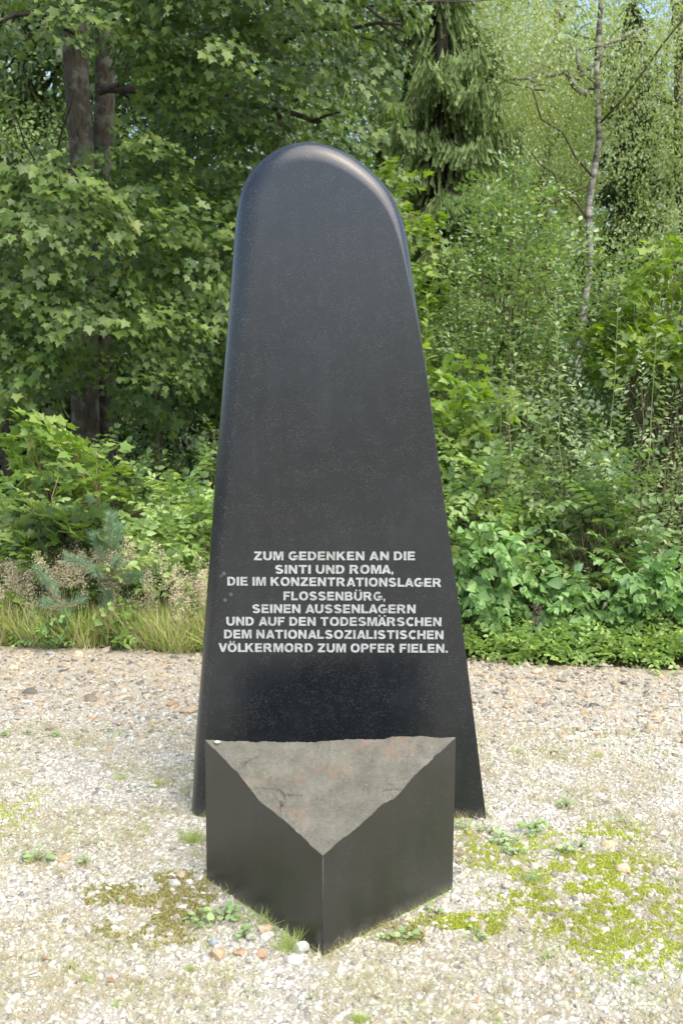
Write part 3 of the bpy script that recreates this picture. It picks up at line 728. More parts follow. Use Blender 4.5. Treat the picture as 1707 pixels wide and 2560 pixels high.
ST_ = [
 (545, 2380, 44, 32, 'brown_stone', 'rust-brown stone nearest the lower tip of the block, left of the white stone'),
 (661, 2319, 32, 20, 'tan_stone', 'flat tan stone resting against the left face of the block'),
 (655, 2383, 26, 28, 'rust_stone', 'small upright reddish stone between the rust-brown stone and the grass tuft'),
 (752, 2368, 36, 36, 'white_stone', 'rounded white stone beside the front corner of the block'),
 (742, 2396, 44, 26, 'white_stone', 'pale grey-white stone just in front of the rounded white one'),
 (534, 2354, 20, 24, 'blue_stone', 'small blue-grey stone left of the leafy weeds by the block'),
 (630, 2340, 28, 18, 'grey_stone', 'light grey stone under the leafy weeds at the block'),
 (670, 2341, 38, 20, 'white_stone', 'whitish flat stone in front of the tan one at the block'),
 (600, 2378, 34, 14, 'rust_stone', 'low dark red-brown chip behind the rust-brown stone'),
 (1558, 2170, 34, 30, 'tan_stone', 'angular tan stone standing on the bright moss'),
 (1524, 2110, 36, 14, 'tan_stone', 'flat tan stone just beyond the bright moss'),
 (1450, 2270, 28, 12, 'grey_stone', 'pale grey stone lying in the middle of the bright moss'),
 (1392, 2256, 14, 14, 'white_stone', 'tiny white stone at the near left rim of the bright moss'),
 (1364, 2128, 36, 12, 'grey_stone', 'flat grey slab between the leafy weeds and the bright moss'),
 (450, 2186, 30, 18, 'brown_stone', 'brown stone behind the brownish moss, left of the block'),
 (436, 2208, 30, 18, 'white_stone', 'whitish stone in the far part of the brownish moss'),
 (385, 2318, 22, 10, 'grey_stone', 'light grey pebble at the near rim of the brownish moss'),
 (176, 2326, 20, 10, 'white_stone', 'white pebble left of the brownish moss'),
 (160, 2146, 28, 12, 'rust_stone', 'orange-red chip right of the large leafy weed'),
 (433, 1758, 30, 12, 'rust_stone', 'dark orange slab lying left of the stele among the rubble'),
 (472, 1777, 42, 9, 'brown_stone', 'long flat orange-brown shard touching the left side of the stele'),
 (302, 1772, 18, 8, 'brown_stone', 'small brown stone in the rubble left of the stele'),
 (424, 1788, 12, 9, 'brown_stone', 'tiny brown stone below the long orange-brown shard'),
 (1461, 1780, 22, 13, 'brown_stone', 'round brown stone in the rubble right of the stele'),
 (1490, 1833, 18, 14, 'brown_stone', 'square brown stone nearest the weeds, right of the stele'),
 (1350, 1756, 26, 9, 'rust_stone', 'flat rust-coloured chip in the rubble right of the stele'),
 (1265, 1765, 22, 13, 'brown_stone', 'brown stone lying closest to the right side of the stele'),
 (1629, 1787, 14, 9, 'rust_stone', 'dark rust stone in the rubble near the right end of the yard'),
 (1648, 1788, 24, 9, 'tan_stone', 'orange-tan shard beside the dark rust stone'),
 (1345, 1677, 30, 11, 'tan_stone', 'tan shard at the foot of the green bank right of the stele'),
 (1486, 1822, 24, 6, 'grey_stone', 'thin grey slate behind the square brown stone'),
 (100, 1727, 20, 6, 'grey_stone', 'thin grey slate among rubble far left of the stele'),
 (101, 1726 + 34, 18, 8, 'brown_stone', 'small brown chip in the rubble far left of the stele'),
 (36, 1670, 22, 11, 'tan_stone', 'pale tan stone at the foot of the dry grass'),
 (130, 1633, 18, 11, 'grey_stone', 'grey stone under the leaves where grass meets gravel'),
]
for i, (px, py, w, h, mt, lb) in enumerate(ST_): rock(px, py, w, h, mt, lb, 100 + i)

# ------------------------------------------------------------------ moss
def moss(name, mat, cx, cy, rx, ry, n, seed, label, hgt=.0075, ang=0.):
    rng = np.random.default_rng(seed); g = ground(cx, cy); e = ground(cx + rx, cy); f = ground(cx, cy - ry); RX = abs(e.x - g.x); RY = abs(f.y - g.y)
    X = rng.normal(0, .55, n * 4); Y = rng.normal(0, .55, n * 4)
    ok = []
    for a, b in zip(X, Y):
        q = mnoise.fractal(Vector((a * RX * 6 + seed, b * RY * 7, seed)), .8, 2.0, 5); r2 = a * a + b * b
        ok.append(q > -.28 + r2 * .36 and mnoise.noise(Vector((a * RX * 30, b * RY * 34, seed + 5.))) > -.2 + r2 * .12)
    ok = np.array(ok); X, Y = (X[ok] * RX + g.x)[:n], (Y[ok] * RY + g.y)[:n]
    k = ~blocked(X, Y, .0); X, Y = X[k], Y[k]; n = len(X)
    P = np.stack([X, Y, np.full(n, .002)], 1); D = np.stack([rng.normal(0, .45, n), rng.normal(0, .45, n), np.ones(n)], 1); N = rng.normal(0, 1, (n, 3))
    tv = (np.array([(-.4, 0, 0), (.35, 0, 0), (.2, .7, .2), (0, 1, .3), (-.25, .65, -.2), (0, .5, .5)]), np.array([(0, 1, 2), (0, 2, 3)]))
    V, T = merge(tv, P, D, N, rng.uniform(.6, 1.3, n) * hgt)
    tag(link(name, tri_mesh(name, V, T), M[mat]), label, 'moss', kind='stuff')
moss('moss', 'moss', 1500, 2235, 250, 140, 26000, 1, 'bright yellow-green moss patch on the gravel right of the block')
moss('moss', 'moss', 1195, 2325, 150, 36, 4200, 2, 'small bright moss patches in front of the block on its right')
moss('moss', 'moss', 1190, 2130, 60, 50, 1200, 3, 'thin moss between the stele foot and the block')
moss('moss', 'brown_moss', 385, 2265, 200, 80, 16000, 4, 'brownish green moss patch on the gravel left of the block')
moss('moss', 'brown_moss', 1045, 2335, 110, 42, 1500, 5, 'rusty moss at the foot of the right face of the block')
moss('moss', 'moss', 1500, 2090, 170, 40, 1500, 6, 'sparse moss beyond the bright moss patch')
moss('moss', 'moss', 40, 2030, 90, 70, 900, 7, 'sparse moss far left on the gravel')
moss('moss', 'moss', 1560, 2370, 150, 40, 1800, 8, 'thin moss before the bright moss patch', .008)

# ------------------------------------------------------------------ grass on the gravel
BL = (np.array([(-.014, 0, 0), (.014, 0, 0), (.012, .55, .08), (-.012, .55, .08), (0, 1, .32)]), np.array([(0, 1, 2), (0, 2, 3), (3, 2, 4)]))
def blades(name, mat, X, Y, hgt, lean, seed, label, cat='grass', z=0.0):
    rng = np.random.default_rng(seed); n = len(X)
    P = np.stack([X, Y, np.full(n, z)], 1); D = np.stack([rng.normal(0, lean, n), rng.normal(0, lean, n), np.ones(n)], 1)
    N = rng.normal(0, 1, (n, 3)); N[:, 2] *= .2
    V, T = merge(BL, P, D, N, hgt * rng.uniform(.5, 1.3, n)); o = link(name, tri_mesh(name, V, T), M[mat]); tag(o, label, cat, kind='stuff'); return o
def clustered(n, seed, thr, y0=2.3, y1=4.6, s=2.2):
    rng = np.random.default_rng(seed); out = []
    while len(out) < n:
        Y = rng.uniform(y0, y1); X = rng.uniform(-1, 1) * (.356 * Y + .15)
        if mnoise.fractal(Vector((X * s + seed, Y * s, seed)), .7, 2, 3) > thr and not blocked(np.array([X]), np.array([Y]), .0)[0]:
            for _ in range(rng.integers(3, 9)): out.append((X + rng.normal(0, .012), Y + rng.normal(0, .012)))
    return np.array(out)
a = clustered(26000, 21, -.12); blades('dry_grass', 'dry_grass', a[:, 0], a[:, 1], .045, 1.1, 31, 'short straw-coloured grass scattered through the gravel')
a = clustered(9000, 22, .0); blades('grass', 'grass', a[:, 0], a[:, 1], .034, .7, 32, 'thin green grass sprouting through the gravel')
rng = np.random.default_rng(40)
# along the stone feet
def along(a, b, n, off, rng):
    t = rng.uniform(0, 1, n); d = (b - a).normalized(); nx = Vector((d.y, -d.x, 0)); k = rng.uniform(.002, off, n)
    return np.array([[(a + (b - a) * float(q)).x + nx.x * float(w), (a + (b - a) * float(q)).y + nx.y * float(w)] for q, w in zip(t, k)])
e = np.vstack([along(L0, F0, 260, .03, rng), along(F0, R0, 420, .025, rng)])
blades('grass', 'grass', e[:, 0], e[:, 1], .026, .6, 33, 'fine grass fringe at the foot of the stone block')
e = np.stack([rng.uniform(sx0 - .01, sx1 + .01, 300), rng.uniform(SY - .12, SY - .08, 300)], 1)
blades('grass', 'grass', e[:, 0], e[:, 1], .035, .5, 34, 'fine grass fringe at the foot of the stele')

def tuft(px, py, hpx, n, mat, label, seed, lean=.45, spread=.3):
    g = ground(px, py); rng = np.random.default_rng(seed); h = hpx / FPX * g.y; n = int(n * 1.8)
    P = np.stack([rng.normal(0, h * spread, n), rng.normal(0, h * spread * .6, n), np.zeros(n)], 1)
    D = np.stack([P[:, 0] / h * .9 + rng.normal(0, lean, n), rng.normal(0, lean, n), np.ones(n)], 1); N = rng.normal(0, 1, (n, 3)); N[:, 2] *= .2
    V, T = merge(BL, P, D, N, h * rng.uniform(.5, 1.15, n)); o = link('grass_tuft', tri_mesh('grass_tuft', V, T), M[mat]); o.location = g
    tag(o, label, 'grass', 'grass tufts in the gravel')
TU = [(725, 2372, 62, 70, 'grass', 'dense green grass tuft at the left foot of the front corner of the block'), (643, 2312, 60, 26, 'grass', 'tall thin grass tuft against the left face of the block'),
 (484, 2105, 45, 80, 'grass', 'green tuft just left of the block, below the stele foot'), (396, 1966, 28, 60, 'grass', 'green tuft left of the stele foot'),
 (1190, 2034, 40, 40, 'grass', 'tuft in front of the right foot of the stele'), (1330, 2206, 32, 80, 'weed', 'bluish green tuft left of the bright moss'),
 (303, 1950, 22, 40, 'grass', 'small tuft left of the green tuft by the stele foot'), (195, 1865, 16, 30, 'grass', 'tiny tuft in the gravel beyond the small tuft'),
 (244, 1864, 16, 34, 'grass', 'tiny bright tuft right of its twin near the rubble'), (362, 2072, 24, 40, 'grass', 'short tuft midway between the stele foot and the brown moss'),
 (226, 2452, 26, 46, 'grass', 'low tuft in the near gravel left of the block'), (480, 2428, 24, 60, 'grass', 'flattened green tuft in front of the rust-brown stone'),
 (145, 2465, 24, 44, 'dry_grass', 'yellowed tuft nearest the lower left corner'), (350, 2460, 30, 50, 'dry_grass', 'straw-coloured tuft in the near gravel'),
 (290, 2518, 22, 34, 'grass', 'short tuft at the near edge, below the straw-coloured one'), (900, 2556, 34, 120, 'grass', 'wide green tuft at the very near edge before the block'),
 (1492, 1894, 20, 40, 'grass', 'tuft behind the weeds right of the stele'), (1292, 1882, 18, 50, 'grass', 'short tuft in line with the square brown stone'),
 (1385, 1896, 22, 30, 'dry_grass', 'straw tuft between the two green ones right of the stele'), (1148, 2140, 30, 60, 'dry_grass', 'yellow-brown tuft touching the right side of the block'),
 (1585, 2460, 26, 60, 'weed', 'bluish tuft in the near gravel on the right'), (1240, 2556, 24, 50, 'grass', 'tuft at the near edge right of the block'),
 (505, 2090, 22, 20, 'dry_grass', 'pale dry tuft under the left foot of the stele'), (47, 2065, 18, 40, 'grass', 'short tuft at the far left of the gravel'), (178, 2085, 20, 40, 'grass', 'broad short tuft below the small round weeds'),
 (1260, 2480, 22, 60, 'dry_grass', 'straw tuft before the small bright moss patches')]
for i, (px, py, h, n, mt, lb) in enumerate(TU): tuft(px, py, h, n, mt, lb, 200 + i)

def weed(px, py, wpx, n, label, seed, t='round', mat='weed', yellow=False, up=.6):
    """a rosette: stems with paired leaves, each leaf its own part"""
    g = ground(px, py); rng = np.random.default_rng(seed); w = wpx / FPX * g.y
    o = empty('leafy_weed', g, label, 'weed', 'broad-leaved weeds in the gravel')
    mb = MB(); lm = tri_mesh('leaf', *TM[t]); lm.materials.append(M[mat])
    for k in range(n):
        a = rng.uniform(0, 2 * math.pi); r = w * .5 * math.sqrt(rng.uniform(.05, 1)); h = w * rng.uniform(.12, up) * (1.1 - r / w)
        p = np.array([r * math.cos(a), r * math.sin(a) * .8, h]); s = w * rng.uniform(.17, .30)
        mb.tube([np.array(g), np.array(g) + p * [.5, .5, .8], np.array(g) + p], [.0012, .001, .0008], 4)
        d = Vector((math.cos(a) + rng.normal(0, .4), math.sin(a) + rng.normal(0, .4), rng.uniform(-.2, .4))).normalized(); nn = Vector((rng.normal(0, .25), rng.normal(-.15, .25), 1)); nn = (nn - d * nn.dot(d)).normalized(); x = d.cross(nn)
        mt = Matrix.Identity(4)
        for q in range(3): mt[q][0] = x[q] * s; mt[q][1] = d[q] * s; mt[q][2] = nn[q] * s; mt[q][3] = p[q]
        lf_ = bpy.data.objects.new('leaf', lm); COL.objects.link(lf_); lf_.parent = o; lf_.matrix_local = mt
        if yellow and k == 0:
            m2 = lm.copy(); m2.materials.clear(); m2.materials.append(M['yellow_leaf']); lf_.data = m2; lf_['label'] = 'yellow leaf'
    mb.build('stem', M['green_twig'], o)
WE = [(95, 2155, 66, 16, 'largest leafy weed in the gravel, with one yellow leaf low on it', True), (215, 2160, 40, 14, 'low leafy weed right of the orange-red chip', False),
 (8, 1842, 34, 14, 'pale weed cut by the left end of the picture, near the rubble', False), (70, 1836, 26, 12, 'round pale weed next to the one at the left end', False), (137, 1842, 32, 14, 'third pale weed in the row beyond the gravel on the left', False),
 (36, 1962, 20, 8, 'small solitary round-leaved weed on the left', False), (297, 1836, 22, 8, 'tiny weed in line with the pale row, nearer the stele', False),
 (560, 2300, 84, 22, 'bright spreading weed at the left foot of the block', False), (500, 2310, 70, 18, 'light green weed left of the spreading one at the block', False), (612, 2345, 52, 14, 'low weed among stones at the block', False),
 (1018, 2352, 70, 14, 'blue-green weed before the right face of the block', False), (955, 2352, 44, 9, 'small weed left of the blue-green one at the block', False), (1090, 2284, 50, 10, 'weed under the right end of the block', False),
 (1414, 2018, 42, 14, 'weed in the open gravel right of the stele foot', False), (1560, 2063, 42, 12, 'weed standing beyond the flat tan stone', False), (1160, 2078, 50, 14, 'weed with a yellow leaf just right of the block', True),
 (1225, 2085, 46, 12, 'weed second to the right from the block', False), (1330, 2080, 70, 22, 'wide pale weed in the middle of the weedy strip', False), (1260, 2110, 60, 18, 'pale weed before the second one from the block', False),
 (1285, 2140, 56, 16, 'low weed at the near end of the weedy strip', False), (1450, 2118, 40, 12, 'fine weed left of the flat tan stone', False), (1405, 2133, 52, 16, 'weed touching the flat grey slab', False),
 (1190, 2340, 56, 12, 'weed growing out of the small bright moss patch', False), (1260, 2322, 24, 8, 'little weed right of the small bright moss patch', False), (1690, 2205, 34, 9, 'bluish weed at the far right of the bright moss', False),
 (345, 2400 + 6, 0, 0, '', False), (172, 2425, 30, 9, 'small weed in the near gravel on the left', False), (290, 2253, 26, 8, 'pale weed growing in the brownish moss', False), (775, 2500, 26, 7, 'tiny weed in the near gravel before the block', False), (1370, 2400, 40, 9, 'flat weed before the bright moss', False)]
for i, (px, py, w, n, lb, ye) in enumerate(WE):
    if n: weed(px, py, w * 1.0, n, lb, 300 + i, yellow=ye)
def fallen(px, py, w, label, seed):
    g = ground(px, py); rng = np.random.default_rng(seed); o = link('fallen_leaf', tri_mesh('fallen_leaf', *TM['maple_fine']), M['fallen_leaf'])
    o.location = g + Vector((0, 0, .012)); s = w / FPX * g.y; o.scale = (s, s, s); o.rotation_euler = (rng.uniform(-.3, .5), rng.uniform(-.3, .3), rng.uniform(0, 6)); tag(o, label, 'leaf', 'dry leaves fallen on the gravel')
fallen(281, 2462, 22, 'reddish dry leaf lying in the near gravel', 1); fallen(110, 2345 + 60, 14, 'small dry leaf far left on the gravel', 2); fallen(940, 2500, 16, 'dry leaf lying before the block', 3); fallen(1190, 2510, 14, 'small brown leaf on near gravel, right of the block', 4)

# ------------------------------------------------------------------ maple tree
rng = np.random.default_rng(77)
maple_v = [spray_fan(np.random.default_rng(k), 70, rng.uniform(.40, .52), .072, .10, .45) for k in range(8)]
def ell_shell(rng, n, c, r, lo, hi, back=.3):
    out = []; dr = []
    while len(out) < n:
        d = nrm(rng.normal(0, 1, 3)); q = rng.uniform(lo, hi)
        if d[1] > .25 and rng.uniform() > back: continue
        out.append(np.array(c) + d * np.array(r) * q); dr.append(d)
    return np.array(out), np.array(dr)
mt_base = at(225, 1000, 10.6); mt_base.z = 0
maple = empty('maple_tree', mt_base, 'big twin-stemmed maple with dense layered foliage behind the stele on its left', 'tree')
parts = [ell_shell(rng, 620, (-3.0, 10.2, 4.6), (3.5, 3.1, 3.9), .62, 1.04), ell_shell(rng, 230, (-.95, 9.0, 5.5), (1.62, 1.7, 1.5), .45, 1.0), ell_shell(rng, 210, (-1.1, 9.9, 3.2), (1.2, 1.5, 1.9), .5, 1.0),
         ell_shell(rng, 150, (-2.6, 8.3, 2.7), (1.8, 1.0, 1.6), .4, 1.0, .1), ell_shell(rng, 260, (-3, 10.6, 7.2), (3.3, 3, 1.9), .6, 1.0)]
O_ = np.concatenate([p[0] for p in parts]); d_ = np.concatenate([p[1] for p in parts])
px, py, dep = proj(O_)
win = ((px > 130) & (px < 300) & (py > 120) & (py < 360) & (dep < 12)) | ((px < 175) & (py > 110) & (py < 400) & (rng.uniform(0, 1, len(px)) < .75)) | ((px > 100) & (px < 330) & (py > 960))
win |= (py > 1010) & (dep < 10.5) | ((px > 1015) & (py < 330)) & (px > 1030)
keep = ~win & (O_[:, 2] > 1.1); O_, d_ = O_[keep], d_[keep]
dirs = d_ * np.array([1, 1, .25]) + rng.normal(0, .35, d_.shape) + np.array([0, -.35, -.12])
Lm = place(maple_v, O_ - nrm(dirs) * .2, dirs, rng, rng.uniform(.75, 1.2, len(O_)), sag=.35, roll=.25)
px, py, dep = proj(Lm[0]); ok = ~((px > 160) & (px < 275) & (py > 140) & (py < 340) & (dep < 11.5)) & ~((px > 150) & (px < 285) & (py > 985)) & ~((px > 1072) & (py < 200)); Lm = tuple(a[ok] for a in Lm)
foliage(maple, 'crown', Lm, 'maple', M['maple_leaf'], 300, 'maple_fine', keepn=3)
mb = MB()
for (xa, ya, xb, yb, w0, w1, dy) in ((205, 1120, 185, -700, .135, .10, 0), (262, 1120, 252, -700, .12, .09, .25)):
    A = at(xa, ya, 10.6 + dy); A.z = -.05; B = at(xb, yb, 10.6 + dy)
    m_ = MB(); P_ = bend_path(A, B, 12, 0, .025, rng); m_.tube(P_, np.linspace(w0 * 1.15, w1, 12) * (1 + .05 * rng.normal(0, 1, 12)), 14); m_.build('trunk', M['maple_bark'], maple)
br = [((230, 560), (700, 150), 9.2, .05), ((215, 420), (30, 520), 9.6, .035), ((140, 470), (-60, 760), 9.3, .03), ((250, 230), (560, 120), 9.4, .04), ((255, 220), (900, 330), 9.0, .05), ((620, 150), (1000, 60), 8.9, .035),
      ((220, 700), (520, 560), 9.0, .035), ((220, 870), (20, 880), 9.4, .03), ((240, 90), (-50, 60), 9.4, .04), ((230, 800), (540, 760), 8.8, .03), ((250, 60), (800, -120), 9.2, .05), ((700, 0), (1010, 80), 9.0, .03), ((250, 930), (420, 960), 9.3, .02)]
for (a, b, Yb, w) in br:
    m_ = MB(); P_ = bend_path(at(*a, 10.5), at(*b, Yb), 8, .12, .03, rng); m_.tube(P_, np.linspace(w, w * .35, 8), 7)
    for q in range(3):
        s = P_[rng.integers(3, 7)]; m_.tube(bend_path(s, s + rng.normal(0, .35, 3) + np.array([.1, -.35, -.1]), 5, 0, .02, rng), np.linspace(w * .35, .005, 5), 5)
    m_.build('branch', M['dark_bark'], maple)

# @@bright
# ------------------------------------------------------------------ shrub builder
def shrub(name, label, cat, px, Y, h, rx, n, variants, t, mat, seed, ind=0, fine=None, up=.7, ry=None, stems=9, bark='twig', low=.12, group=None, sag=.15, hollow=.55, lean=(0, -.25), part='foliage', droopdir=0., sc=(.8, 1.2), lobes=None, roll=.5):
    rng = np.random.default_rng(seed); b = at(px, 1200, Y); b.z = 0; ry = ry or rx * .8
    o = empty(name, b, label, cat, group); B = np.array(b)
    u = nrm(rng.normal(0, 1, (n, 3))); q = rng.uniform(hollow, 1.0, n); u[:, 2] = np.abs(u[:, 2]) ** .8 * np.where(rng.uniform(0, 1, n) < .8, 1, .3)
    # lumpy dome
    lump = np.array([1 + .28 * mnoise.noise(Vector((a[0] * 2.3 + seed, a[1] * 2.3, a[2] * 2.3))) for a in u])
    P = B + u * q[:, None] * lump[:, None] * np.array([rx, ry, h * (1 - low)]) * .86 + np.array([0, 0, h * low])
    D = u * np.array([1, 1, .5]) + np.array([lean[0], lean[1], (up - droopdir) * .8]) + rng.normal(0, .5, (n, 3))
    L = place(variants, P - nrm(D) * .12, D, rng, rng.uniform(sc[0], sc[1], n), sag=sag, roll=roll)
    ok = L[0][:, 2] > .03; L = tuple(a[ok] for a in L)
    foliage(o, part, L, t, M[mat], ind, fine, keepn=5 if len(L[0]) > 6000 else None)
    m_ = MB()
    for k in rng.choice(n, min(n, stems * 6), replace=False):
        s = B + np.array([rng.normal(0, rx * .12), rng.normal(0, ry * .12), 0]); m_.tube(bend_path(s, P[k], 6, h * .06, .02 * h, rng), np.linspace(.006 + .004 * h, .0025, 6), 5)
    m_.build('stem', M[bark], o)
    return o
rg = np.random.default_rng(500)
V_dog = [spray_shoot(np.random.default_rng(600 + k), rg.uniform(.28, .42), .05, .085, 1.0, .35) for k in range(6)]
V_map = [spray_fan(np.random.default_rng(620 + k), 20, .26, .078, .06, .3) for k in range(6)]
V_map2 = [spray_fan(np.random.default_rng(625 + k), 34, .30, .062, .06, .35) for k in range(6)]
V_wil = [spray_shoot(np.random.default_rng(640 + k), rg.uniform(.35, .62), .030, .062, .8, .25, alt=True) for k in range(6)]
V_horn = [spray_fan(np.random.default_rng(660 + k), 36, .32, .052, .12, .25) for k in range(6)]
V_eld = [spray_shoot(np.random.default_rng(680 + k), .24, .06, .088, .95, .45) for k in range(6)]
V_small = [spray_shoot(np.random.default_rng(700 + k), .30, .035, .045, .9, .3) for k in range(6)]
V_bram = [spray_shoot(np.random.default_rng(720 + k), .18, .045, .062, 1.1, .3) for k in range(6)]

shrub('maple_tree', 'smaller yellow-green maple behind the rounded top of the stele on its right side', 'tree', 915, 9.2, 4.3, .82, 300, V_map2, 'maple', 'bright_maple', 60, 300, 'maple_fine', low=.25, part='crown', sag=.3, hollow=.4, up=.2)  # leaf colour carries the backlit look of this side
# left understorey, behind the dry grass
GL_ = 'broad-leaved shrubs along the far edge of the gravel'
shrub('dogwood_shrub', 'pale green oval-leaved shrub filling the space between dark maple sapling and stele', 'shrub', 470, 6.9, 1.28, .62, 150, V_dog, 'oval', 'dogwood', 1, 300, 'oval_fine', group=GL_)
shrub('dogwood_shrub', 'low yellowish oval-leaved shrub between the pine sapling and the stele', 'shrub', 400, 6.5, .98, .42, 90, V_dog, 'oval', 'dogwood', 2, 220, 'oval_fine', group=GL_)
shrub('dogwood_shrub', 'light oval-leaved shrub at the far left, behind the dry grass', 'shrub', 20, 6.9, 1.2, .6, 140, V_dog, 'oval', 'dogwood', 3, 300, 'oval_fine', group=GL_)
shrub('dogwood_shrub', 'tall oval-leaved shrub under the twin trunks of the maple', 'shrub', 250, 7.7, 1.42, .8, 150, V_dog, 'oval', 'dogwood', 4, 200, 'oval_fine', group=GL_)
shrub('maple_sapling', 'dense young maple with grey-green leaves behind the pine sapling', 'sapling', 165, 6.5, 1.20, .38, 95, V_map, 'maple', 'maple_leaf', 5, 260, 'maple_fine', bark='red_twig')
shrub('maple_sapling', 'tall thin maple shoot with pale flat leaves against the dark trunks', 'sapling', 115, 7.2, 1.60, .26, 16, V_map, 'maple', 'young_maple', 6, 150, 'maple_fine', hollow=.7, low=.6, bark='red_twig')
shrub('maple_sapling', 'pale maple shoot rising in front of the twin trunks', 'sapling', 235, 7.2, 1.50, .26, 18, V_map, 'maple', 'young_maple', 7, 150, 'maple_fine', hollow=.7, low=.6, bark='red_twig')
shrub('maple_sapling', 'yellow-green young maple low at the left end, behind seeding grass', 'sapling', 60, 6.35, .55, .24, 20, V_map, 'maple', 'young_maple', 8, 120, 'maple_fine', bark='red_twig', sc=(.6, .9))
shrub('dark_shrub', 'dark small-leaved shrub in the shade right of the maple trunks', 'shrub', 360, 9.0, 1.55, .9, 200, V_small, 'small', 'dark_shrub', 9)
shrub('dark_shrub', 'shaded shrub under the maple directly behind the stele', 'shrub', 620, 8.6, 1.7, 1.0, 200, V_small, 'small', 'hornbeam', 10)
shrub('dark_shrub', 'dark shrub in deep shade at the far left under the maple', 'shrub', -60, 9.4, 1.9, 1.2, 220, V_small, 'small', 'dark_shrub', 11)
shrub('leafy_shrub', 'low shrub with thin upright twigs close to the left side of the stele', 'shrub', 520, 6.6, 1.15, .34, 60, V_bram, 'oval', 'bramble', 12, 120, 'oval_fine', group=GL_)
shrub('leafy_plant', 'bright raspberry-like plant before the seeding grass, nearest the gravel on the left', 'plant', 280, 6.02, .40, .17, 20, V_bram, 'oval', 'bramble', 13, 120, 'oval_fine', bark='green_twig')
shrub('leafy_plant', 'low grey-green leafy plant at the gravel edge left of the raspberry-like one', 'plant', 110, 6.02, .30, .16, 16, V_bram, 'oval', 'elder', 14, 120, 'oval_fine', bark='green_twig')
shrub('leafy_plant', 'small oval-leaved plant hugging the gravel edge beside the stele', 'plant', 470, 6.1, .40, .14, 14, V_bram, 'oval', 'dogwood', 15, 100, 'oval_fine', bark='green_twig')

# right of the stele
shrub('raspberry_plant', 'leafy plant with big drooping pale leaflets low beside the right side of the stele', 'plant', 1225, 6.25, .95, .42, 90, V_eld, 'heart', 'elder', 20, 300, 'heart', up=.25, droopdir=.1, sag=.45, bark='green_twig', low=.3)
shrub('raspberry_plant', 'dense heart-leaved plant with green stems beside the dead flower stalk', 'plant', 1420, 6.15, .62, .30, 50, V_eld, 'heart', 'elder', 21, 260, 'heart', up=.25, sag=.45, bark='green_twig', low=.25)
shrub('raspberry_plant', 'mid-green heart-leaved plant at the right end above the low ground plants', 'plant', 1660, 6.15, .78, .42, 70, V_eld, 'heart', 'elder', 22, 260, 'heart', up=.25, sag=.4, bark='green_twig', low=.25)
shrub('dogwood_shrub', 'pale oval-leaved shrub between the stele and the willow', 'shrub', 1215, 7.0, 1.45, .62, 170, V_dog, 'oval', 'dogwood', 23, 300, 'oval_fine', group=GL_)
shrub('willow_shrub', 'large silvery willow with long upright shoots filling the right side', 'shrub', 1560, 7.3, 2.35, 1.0, 330, V_wil, 'narrow', 'willow', 24, 300, 'oval_fine', up=1.0, hollow=.3)
shrub('willow_shrub', 'smaller willow with loose upright shoots between the large willow and the stele', 'shrub', 1270, 7.4, 2.02, .6, 150, V_wil, 'narrow', 'willow', 25, 300, 'oval_fine', up=1.2, hollow=.3)
shrub('hazel_shrub', 'mid-green broad-leaved shrub under the large willow', 'shrub', 1480, 6.8, 1.45, .7, 170, V_dog, 'oval', 'hornbeam', 26, 300, 'oval_fine', group=GL_)
shrub('maple_sapling', 'yellow-green maple sapling at the right end above the willow', 'sapling', 1690, 8.6, 3.35, .95, 110, V_map, 'maple', 'bright_maple', 27, 200, 'maple_fine', low=.55)
shrub('maple_sapling', 'yellowish maple bush just right of the stele at mid height', 'sapling', 1130, 8.0, 2.15, .7, 110, V_map, 'maple', 'young_maple', 28, 200, 'maple_fine', low=.4)
shrub('hornbeam_tree', 'bushy small-leaved young tree right behind the stele shoulder', 'tree', 1290, 9.3, 4.05, 1.45, 520, V_horn, 'oval', 'hornbeam', 29, 300, 'oval_fine', hollow=.45, low=.2, part='crown')
shrub('hornbeam_tree', 'slender pointed young tree rising above the bushy one', 'tree', 1265, 10.2, 4.75, .62, 150, V_horn, 'oval', 'hornbeam', 30, 120, 'oval_fine', low=.35, part='crown')
shrub('hornbeam_tree', 'small-leaved young tree directly behind the stele', 'tree', 1060, 9.6, 3.1, .9, 200, V_horn, 'oval', 'hornbeam', 31, 200, 'oval_fine', part='crown')
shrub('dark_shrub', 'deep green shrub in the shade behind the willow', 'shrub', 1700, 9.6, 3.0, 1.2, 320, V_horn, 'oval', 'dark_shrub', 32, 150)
shrub('dark_shrub', 'dark bush filling the gap under the bushy young tree', 'shrub', 1420, 8.6, 1.9, .9, 220, V_horn, 'oval', 'dark_shrub', 33)

